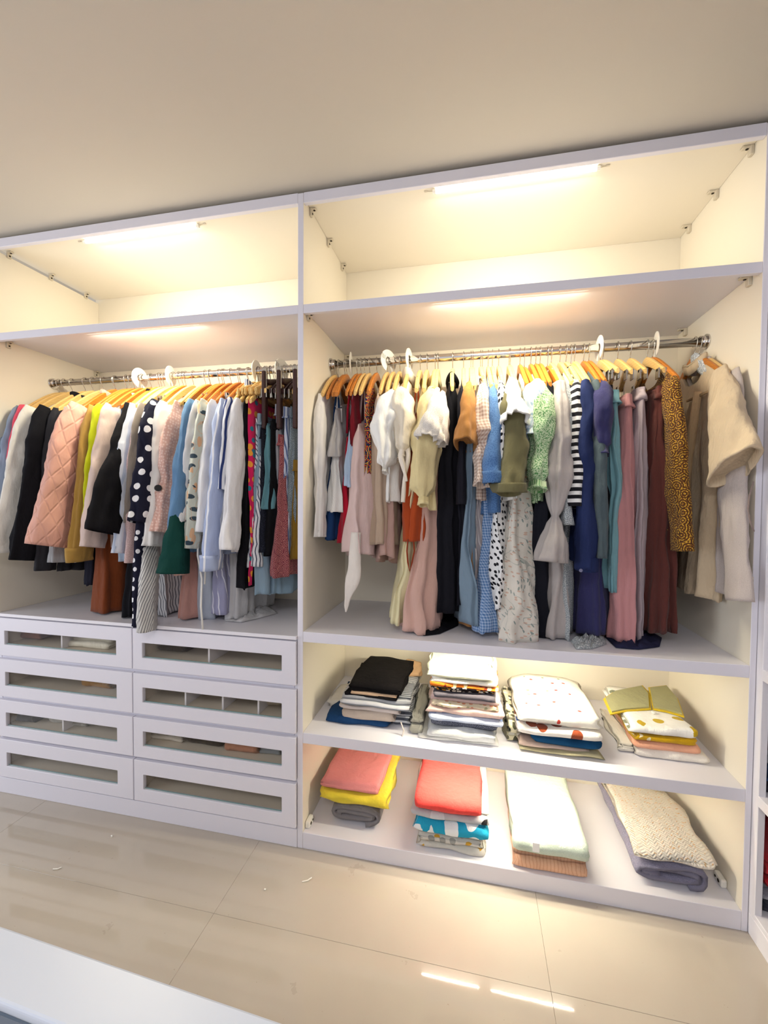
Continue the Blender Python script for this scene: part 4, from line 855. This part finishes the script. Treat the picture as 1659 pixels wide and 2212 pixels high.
# ------------------------------------------------------------------ folded things
def sheet(mb, path, t, e0, e1, K, seed, axis='x', wob=.004, taper=.7, sag=0.0, flare=0.0, mi=0, rib=0.0, ribn=14, lean=0.0, skew=0.0):
    """thick cloth following path (p, z) and run along the other horizontal axis"""
    rng = random.Random(seed); o1 = rng.uniform(0,99)
    P2 = [Vector((a,0,b)) for a,b in path]; n = len(P2); v = []; uv = []; f = []
    zmax = max(p.z for p in P2); zmin = min(p.z for p in P2); pmid = sum(p.x for p in P2)/n
    L = [0]
    for i in range(1,n): L.append(L[-1]+(P2[i]-P2[i-1]).length)
    nr = []
    for i in range(n):
        T = (P2[min(i+1,n-1)]-P2[max(i-1,0)]).normalized(); nr.append(Vector((-T.z,0,T.x)))
    for k in range(K):
        e = k/(K-1); es = 2*e-1; edge = max(0,(abs(es)-.82)/.18); tt = t*(1-(1-taper)*edge**2)*.5
        E = lerp(e0,e1,e)
        side = []
        for sgn in (1,-1):
            for i in range(n):
                p = P2[i]+nr[i]*tt*sgn
                w1 = _nz.noise(Vector((p.x*7+o1, E*7, p.z*30+o1)))*wob; w2 = _nz.noise(Vector((E*11+o1, p.z*40, o1)))*wob*1.6
                hz = (p.z-zmin)/(zmax-zmin) if zmax-zmin > 1e-4 else .5
                z = p.z+w1*(.25+hz) - sag*hz*(abs(es)**4) + rib*math.sin(E*ribn*6.28)*hz
                pp = p.x+w2+flare*edge
                if z < zmin-tt*.98: z = zmin-tt*.98
                ee = E+_nz.noise(Vector((p.x*9, p.z*50, o1+es*3)))*wob*3.0*abs(es)+skew*(p.x-pmid)
                side.append((pp,ee,z))
        row = side[:n]+side[n:][::-1]
        for i,(pp,ee,z) in enumerate(row):
            v.append((ee,pp,z) if axis == 'x' else (pp,ee,z))
            li = L[i] if i < n else L[2*n-1-i]+.3; uv.append((li, E) if axis == 'y' else (E, li))
    R = 2*n
    f = [(k*R+i,k*R+(i+1)%R,(k+1)*R+(i+1)%R,(k+1)*R+i) for k in range(K-1) for i in range(R)]
    for k0, rev in ((0,True),(K-1,False)):
        for i in range(n-1):
            q = (k0*R+i,k0*R+i+1,k0*R+R-2-i,k0*R+R-1-i); f.append(q[::-1] if rev else q)
    mb.add(v,f,uv,mi)
def zigzag(y0, depth, z0, H, n, rnd, front_first=True):
    """folded path, rounded folds at the front (small y)"""
    t = H/n; P_ = []
    for i in range(n):
        z = z0+t*(i+.5); off = rnd.uniform(-.010,.008)
        a, b_ = (y0+depth, y0+t*.5+off) if i % 2 == (0 if front_first else 1) else (y0+t*.5+off, y0+depth)
        S = 9
        seg = [(lerp(a,b_,k/S), z) for k in range(S+1)]
        P_ += seg
        if i < n-1:
            c = z+t*.5; s_ = -1 if b_ < y0+depth*.5 else 1; r_ = t*.5
            P_ += [(b_+s_*r_*math.sin(q)*1.0, c-r_*math.cos(q)) for q in (.5,1.05,1.57,2.09,2.64)]
    return P_, t
def rollpath(W, H, t, turns):
    """flattened spiral, seen end on"""
    P_ = []; N = int(turns*28)
    for i in range(N+1):
        q = i/N*turns; a = q*2*math.pi; sh = q*t*1.04
        rx = max(t*.7, W/2-t*.5-sh); rz = max(t*.42, H/2-t*.5-sh)
        c = math.cos(a-1.2); s = math.sin(a-1.2)
        P_.append((rx*math.copysign(abs(c)**.75,c), rz*math.copysign(abs(s)**.85,s)))
    return P_
_fseed = [3]
def folded(name, cat, label, mat, x0, x1, yf, depth, z0, z1, n=3, wob=.004, sag=0.0, rz=0.0, group=None, kind='fold', rib=0.0, K=18, turns=1.7, skew=0.0, first=True):
    _fseed[0] += 7; sd = _fseed[0]; rnd = random.Random(sd)
    H = z1-z0; root = empty(name, ((x0+x1)/2, yf+depth/2, z0), label, cat, group, math.radians(rz))
    b = MB(); W = (x1-x0)
    if kind == 'fold':
        path, t = zigzag(-depth/2, depth, 0, H, n, rnd, first); sheet(b, path, t*.94, -W/2, W/2, K, sd, 'x', wob, .62, sag, 0, 0, rib, skew=skew)
    else:
        t = H/(turns*2+.9); path = [(p,z+H/2) for p,z in rollpath(W,H,t,turns)]; sheet(b, path, t*.84, -depth/2, depth/2, K, sd, 'y', wob, .8, 0, 0, 0, rib)
    b.build('cloth', mat, root, smooth=True); return root
def stack(zb, yf, depth, items, base_rz=0.0):
    z = zb; out = []
    for it in items:
        (uL,uR,vt,name,cat,label,mat) = it[:7]; k = dict(it[7]) if len(it) > 7 else {}
        y = yf+k.pop('dy',0.0); d = k.pop('depth',depth)
        zt = at((uL+uR)/2, vt, y).z; zt = max(zt, z+.006); vm = vt+6
        x0 = at(uL,vm,y).x; x1 = at(uR,vm,y).x
        out.append(folded(name,cat,label,mat,x0,x1,y,d,z+.0006,zt,rz=base_rz+k.pop('rz',0.0),**k)); z = zt
    return out
ZM, ZB = .4868, .0680
s1 = stack(ZM, .105, .36, [
 (704,838,1553,'jeans','trousers','folded navy blue jeans at the bottom of the leftmost stack',F('plain','#1e4370'),dict(n=2,wob=.008)),
 (738,850,1538,'trousers','trousers','folded beige grey trousers on top of navy jeans',F('plain','#c9b9ab'),dict(n=2,wob=.007)),
 (734,862,1526,'frilled_blouse','blouse','folded pale pink frilled blouse in leftmost stack',F('plain','#dccfc8'),dict(n=2,wob=.007)),
 (738,884,1510,'striped_shirt','shirt','folded grey and white striped shirt in leftmost stack',F('stripes_h','#dcdcdf','#8c929b',s=60,p=.35),dict(n=3,wob=.007)),
 (742,860,1504,'tshirt','shirt','thin folded black t-shirt under the big black one',F('plain','#141215'),dict(n=2,wob=.007)),
 (756,856,1499,'camisole','top','thin folded peach camisole between two black shirts',F('plain','#e8c3a0'),dict(n=1,dy=.003)),
 (752,868,1486,'tshirt','shirt','folded black t-shirt crowning the leftmost stack',F('plain','#120f11'),dict(n=2,dy=.004,wob=.008)),
])
s2 = stack(ZM, .075, .33, [
 (902,1072,1596,'trousers','trousers','folded off white trousers at the bottom of second stack',F('plain','#eceae4'),dict(n=2,wob=.008)),
 (924,1070,1574,'sweatshirt','sweatshirt','folded light grey sweatshirt in the second stack',F('plain','#d3d5d4'),dict(n=2,wob=.008)),
 (930,1076,1562,'skirt','skirt','folded navy cloth with white triangles in second stack',F('batik','#2c3350','#dfe3ee','#2c3350',s=40),dict(n=1)),
 (928,1082,1546,'shirt','shirt','folded cornflower blue shirt with pale patch in second stack',F('plaid','#7f96c9','#c9d2e6',s=9,p=.18),dict(n=2,wob=.007)),
 (926,1084,1532,'blouse','blouse','folded blush pink blouse in the second stack',F('plain','#f0cfc2'),dict(n=2,wob=.008)),
 (930,1072,1520,'shirt','shirt','folded cream peach floral shirt in the second stack',F('prints','#f1dfc0','#d98f6a','#b9b48c',s=40,p=.3),dict(n=2,wob=.008)),
 (928,1078,1511,'thin_blouse','blouse','folded pale pink blouse below the charcoal one',F('plain','#f3d2cc'),dict(n=1)),
 (938,1070,1498,'tshirt','shirt','folded charcoal grey t-shirt in the second stack',F('plain','#514d55'),dict(n=2,wob=.007)),
 (932,1070,1488,'printed_shirt','shirt','folded black shirt with white flowers in second stack',F('prints','#221b1c','#e9ddcd','#e8a13c',s=45,p=.4),dict(n=2,wob=.007)),
 (932,1074,1480,'printed_shirt','shirt','folded orange floral shirt in the second stack',F('prints','#d8701c','#f2d8a0','#7c2a12',s=45,p=.35),dict(n=2,wob=.007)),
 (928,1078,1468,'shirt','shirt','folded white shirt below the cream top of second stack',F('plain','#f7f4ea'),dict(n=2,wob=.008)),
 (922,1066,1455,'shirt','shirt','folded pale cream green shirt crowning the second stack',F('plain','#eef0d2'),dict(n=2,wob=.009,sag=.012)),
])
s3 = stack(ZM, .065, .33, [
 (1128,1302,1622,'trousers','trousers','folded khaki trousers at the bottom of third stack',F('plain','#b4ac88'),dict(n=4,wob=.008)),
 (1122,1272,1611,'shirt','shirt','folded taupe pink shirt on top of khaki trousers',F('plain','#c8b0a2'),dict(n=2,wob=.007)),
 (1150,1292,1594,'tshirt','shirt','folded deep teal blue t-shirt in the third stack',F('plain','#14476f'),dict(n=2,wob=.007)),
 (1118,1296,1572,'printed_shirt','shirt','folded white shirt printed with brown and blue cups',F('prints','#f5efe6','#9a4a2c','#2a4f8c',s=17,p=.36),dict(n=2,wob=.004)),
 (1116,1300,1540,'printed_shirt','shirt','folded white shirt printed with cherries crowning third stack',F('prints','#fbf7ea','#c8483e','#8f9a6a',s=15,p=.10),dict(n=2,wob=.008,sag=.01,depth=.35)),
])
s4 = stack(ZM, .115, .34, [
 (1374,1530,1626,'shirt','shirt','folded white shirt at the bottom of rightmost stack',F('plain','#f4ede2'),dict(n=2,wob=.008)),
 (1372,1514,1606,'tshirt','shirt','folded peach t-shirt in the rightmost stack',F('plain','#eeb091'),dict(n=2,wob=.007)),
 (1368,1506,1590,'shirt','shirt','folded mustard yellow shirt in the rightmost stack',F('prints','#cda012','#f3e6c0','#cda012',s=18,p=.12),dict(n=2,wob=.007)),
 (1364,1504,1572,'collared_shirt','shirt','folded white lemon print shirt with olive collar',F('prints','#f7f5ef','#c9a91c','#7d846b',s=13,p=.24),dict(n=2,wob=.007)),
])
t1 = stack(ZB, .075, .40, [
 (706,824,1737,'blanket','blanket','grey rolled blanket at the bottom of leftmost pile',F('plain','#8b8689',wr=1.1),dict(kind='roll',turns=1.8,wob=.003)),
 (694,836,1712,'cloth','towel','folded yellow cloth between grey blanket and pink towel',F('plain','#e5cf3f'),dict(n=2,wob=.008)),
 (692,818,1696,'towel','towel','folded pink towel on top of the yellow cloth',F('plain','#de8d8c'),dict(n=2,wob=.004)),
])
t2 = stack(ZB, .038, .36, [
 (902,1044,1806,'bedding','bedding','folded cream grey printed bedding at the bottom of second pile',F('prints','#d9d4ca','#a5a49e','#d8a63c',s=24,p=.3),dict(n=5,wob=.008)),
 (898,1050,1776,'bedding','bedding','folded cyan printed bedding under the black trimmed grey one',F('prints','#2aa3c9','#eef2f4','#16161c',s=14,p=.42),dict(n=2,wob=.008)),
 (892,1050,1760,'bedding','bedding','folded grey bedding edged with black in second pile',F('prints','#bfbfc2','#17161a','#d5d6d8',s=9,p=.3),dict(n=2,wob=.007)),
 (894,1054,1748,'sheet','bedding','folded white sheet under the coral red towel',F('plain','#f0eee6'),dict(n=1,dy=.02)),
 (898,1040,1726,'towel','towel','folded coral red towel on top of the second pile',F('plain','#ea4b45'),dict(n=2,wob=.004)),
])
t3 = stack(ZB, .022, .44, [
 (1110,1268,1848,'throw','blanket','folded ribbed peach throw under the mint towel',F('stripes_v','#e3b596','#d7a384',s=80,p=.3),dict(n=3,wob=.005,rib=.002)),
 (1108,1270,1808,'towel','towel','folded mint green bath towel with white tag',F('speckle','#c6d6c6','#d9e4d8',s=70),dict(n=2,wob=.004)),
])
t4 = stack(ZB, .040, .50, [
 (1364,1540,1866,'blanket','blanket','rolled purple grey fleece blanket in the rightmost corner',F('speckle','#86839a','#9a97ad',s=40,wr=1.2),dict(kind='roll',turns=1.9,wob=.007)),
 (1374,1550,1852,'knit_throw','blanket','cream knit pattern throw folded over the purple fleece',F('knit','#efe7da','#e6bd8c','#e6ddd0',s=80),dict(n=2,wob=.008,depth=.40,rz=0)),
])
# their small parts
r_ = t3[1]; b = MB(); p = at(1158,1828,-.004); b.box((p.x-.012,p.y-.001,p.z-.022),(p.x+.012,p.y+.001,p.z+.012)); wpart3(r_, b, 'white_tag', simple('white_tag','#f6f6f4',.7,.2), False)
b = MB(); b.wire([at(866,1560,.075),at(872,1578,.070),at(868,1596,.060),at(862,1612,.052)], .003, 6); wpart3(s1[2], b, 'drawstring', F('plain','#e6d8d0'))
lem = s4[3]; ztop = s4[3].location.z + (at(1434,1572,.115).z - s4[3].location.z)
OLV = F('plain','#a8a577'); YEL = F('plain','#d8b818')
def flap(root, pts, z, h, mat, name):
    n = len(pts); v = [(x,y,z) for x,y in pts]+[(x,y,z+h) for x,y in pts]; cx = sum(p[0] for p in pts)/n; cy = sum(p[1] for p in pts)/n
    v += [(cx,cy,z+h*1.5)]; f = [(k,(k+1)%n,n+(k+1)%n,n+k) for k in range(n)]+[(n+k,n+(k+1)%n,2*n) for k in range(n)]+[tuple(range(n-1,-1,-1))]
    b = MB(); b.add(v,f,[(p[0],p[1]) for p in v]); return wpart3(root, b, name, mat, False)
zc_ = ztop+.004
for pts in ([(1308,1510),(1330,1495),(1386,1484),(1400,1500),(1402,1530),(1350,1534),(1322,1540)], [(1404,1488),(1440,1484),(1462,1510),(1474,1545),(1440,1535),(1412,1530)]):
    out = [flo(x,y,zc_) for x,y in pts]; cx = sum(p[0] for p in out)/len(out); cy = sum(p[1] for p in out)/len(out)
    flap(lem, [(cx+(x-cx)*1.10, cy+(y-cy)*1.12) for x,y in out], zc_-.003, .004, YEL, 'collar_trim'); flap(lem, out, zc_+.001, .006, OLV, 'collar')
px_, py_ = flo(1412,1540,zc_); b = MB(); b.cyl((px_,py_,zc_+.001),(px_,py_,zc_+.006),.008,16); wpart3(lem, b, 'button', simple('pearl_button','#efece2',.3,.5), False)
# coloured cuffs / cloth that sticks out behind the stacks
folded('cloth','cloth','crumpled peach cloth tucked behind the black folded t-shirt',F('plain','#e2b98e'),.385,.455,.36,.12,ZM+.12,ZM+.155,n=2,wob=.012)
folded('striped_shirt','shirt','dark striped shirt draped behind the leftmost stack right side',F('stripes_h','#c9ccd2','#4a4f5a',s=70,p=.5),.375,.445,.14,.26,ZM+.0,ZM+.12,n=6,wob=.008)
folded('tote','bag','grey canvas cloth folded behind the second stack left side',F('plain','#a9a698'),.46,.50,.10,.30,ZM+.0,ZM+.075,n=4,wob=.008)
folded('printed_shirt','shirt','olive and white printed cloth beside the third stack left side',F('prints','#d6cfae','#4b4a38','#f4efe2',s=34,p=.4),.842,.885,.12,.28,ZM,ZM+.10,n=5,wob=.008)
folded('cloth','cloth','crumpled white cloth at the left of the rightmost stack',F('plain','#ece6da'),1.262,1.302,.14,.26,ZM,ZM+.035,n=3,wob=.010)
folded('lace_cloth','cloth','white lace cloth in the corner left of navy jeans',F('plain','#ece6dc'),.045,.125,.24,.20,ZM,ZM+.022,n=2,wob=.012)
# things seen through the drawer windows
def indrawer(row, uL, uR, name, cat, label, mat, h=.05, yf=.05, dp=.16, n=2):
    z0 = ROWS[row][0]+.0455; folded(name,cat,label,mat,at(uL,1420,yf).x,at(uR,1420,yf).x,yf,dp,z0,z0+h,n=n,wob=.008,K=12)
indrawer(0,28,88,'scarf','scarf','folded rust pink scarf in the top left drawer',F('plain','#a3705c'),.062,.10,n=3)
indrawer(0,152,238,'fluffy_cloth','cloth','fluffy cream cloth in the top left drawer',F('plain','#efe9d8'),.045,.06,n=3)
indrawer(0,344,400,'belt_pouch','pouch','dark brown pouch in the top right drawer',F('plain','#3f3128'),.034,.10)
indrawer(1,182,240,'scarf','scarf','folded ochre scarf in the second left drawer',F('plain','#a8793a'),.060,.09,n=3)
indrawer(1,560,606,'cloth','cloth','pale beige cloth in the second right drawer',F('plain','#cfc3b0'),.045,.09)
indrawer(2,40,80,'socks','socks','dark socks in the third left drawer',F('plain','#3a3a3c'),.04,.06)
indrawer(2,110,190,'cloth','cloth','light grey cloth in the third left drawer',F('plain','#b9b6b0'),.04,.08,n=3)
indrawer(2,325,392,'cloth','cloth','white ruffled cloth in the third right drawer',F('plain','#d9d2c6'),.042,.06,n=3)
indrawer(2,400,480,'socks','socks','dark brown folded cloth in the third right drawer',F('plain','#3b322c'),.046,.06)
indrawer(2,486,556,'bra','bra','dusty peach bra in the third right drawer',F('plain','#b98268'),.050,.05)
indrawer(2,560,606,'cloth','cloth','blue grey cloth in the third right drawer',F('plain','#8f979f'),.044,.06)
# clothes in the wardrobe at right angles, just inside the frame edge
for (z_, cols) in ((.4875,(('#2c2a33','dark plum'),('#25406a','navy blue'),('#8c8f96','mid grey'),('#5b2f33','wine red'))),(.0885,(('#3a3d4a','charcoal blue'),('#8e8f9a','silver grey'),('#b3202c','scarlet'),('#c5323a','tomato red')))):
    z = z_
    for k,(c_, nm) in enumerate(cols):
        folded('sweater','sweater','folded '+nm+(' sweater on the upper shelf of the side wardrobe' if z_ > .3 else ' sweater on the lowest shelf of the side wardrobe'),F('plain',c_),1.652,1.98,-.015,.36,z+.0006,z+.045,n=3,wob=.008); z += .0456
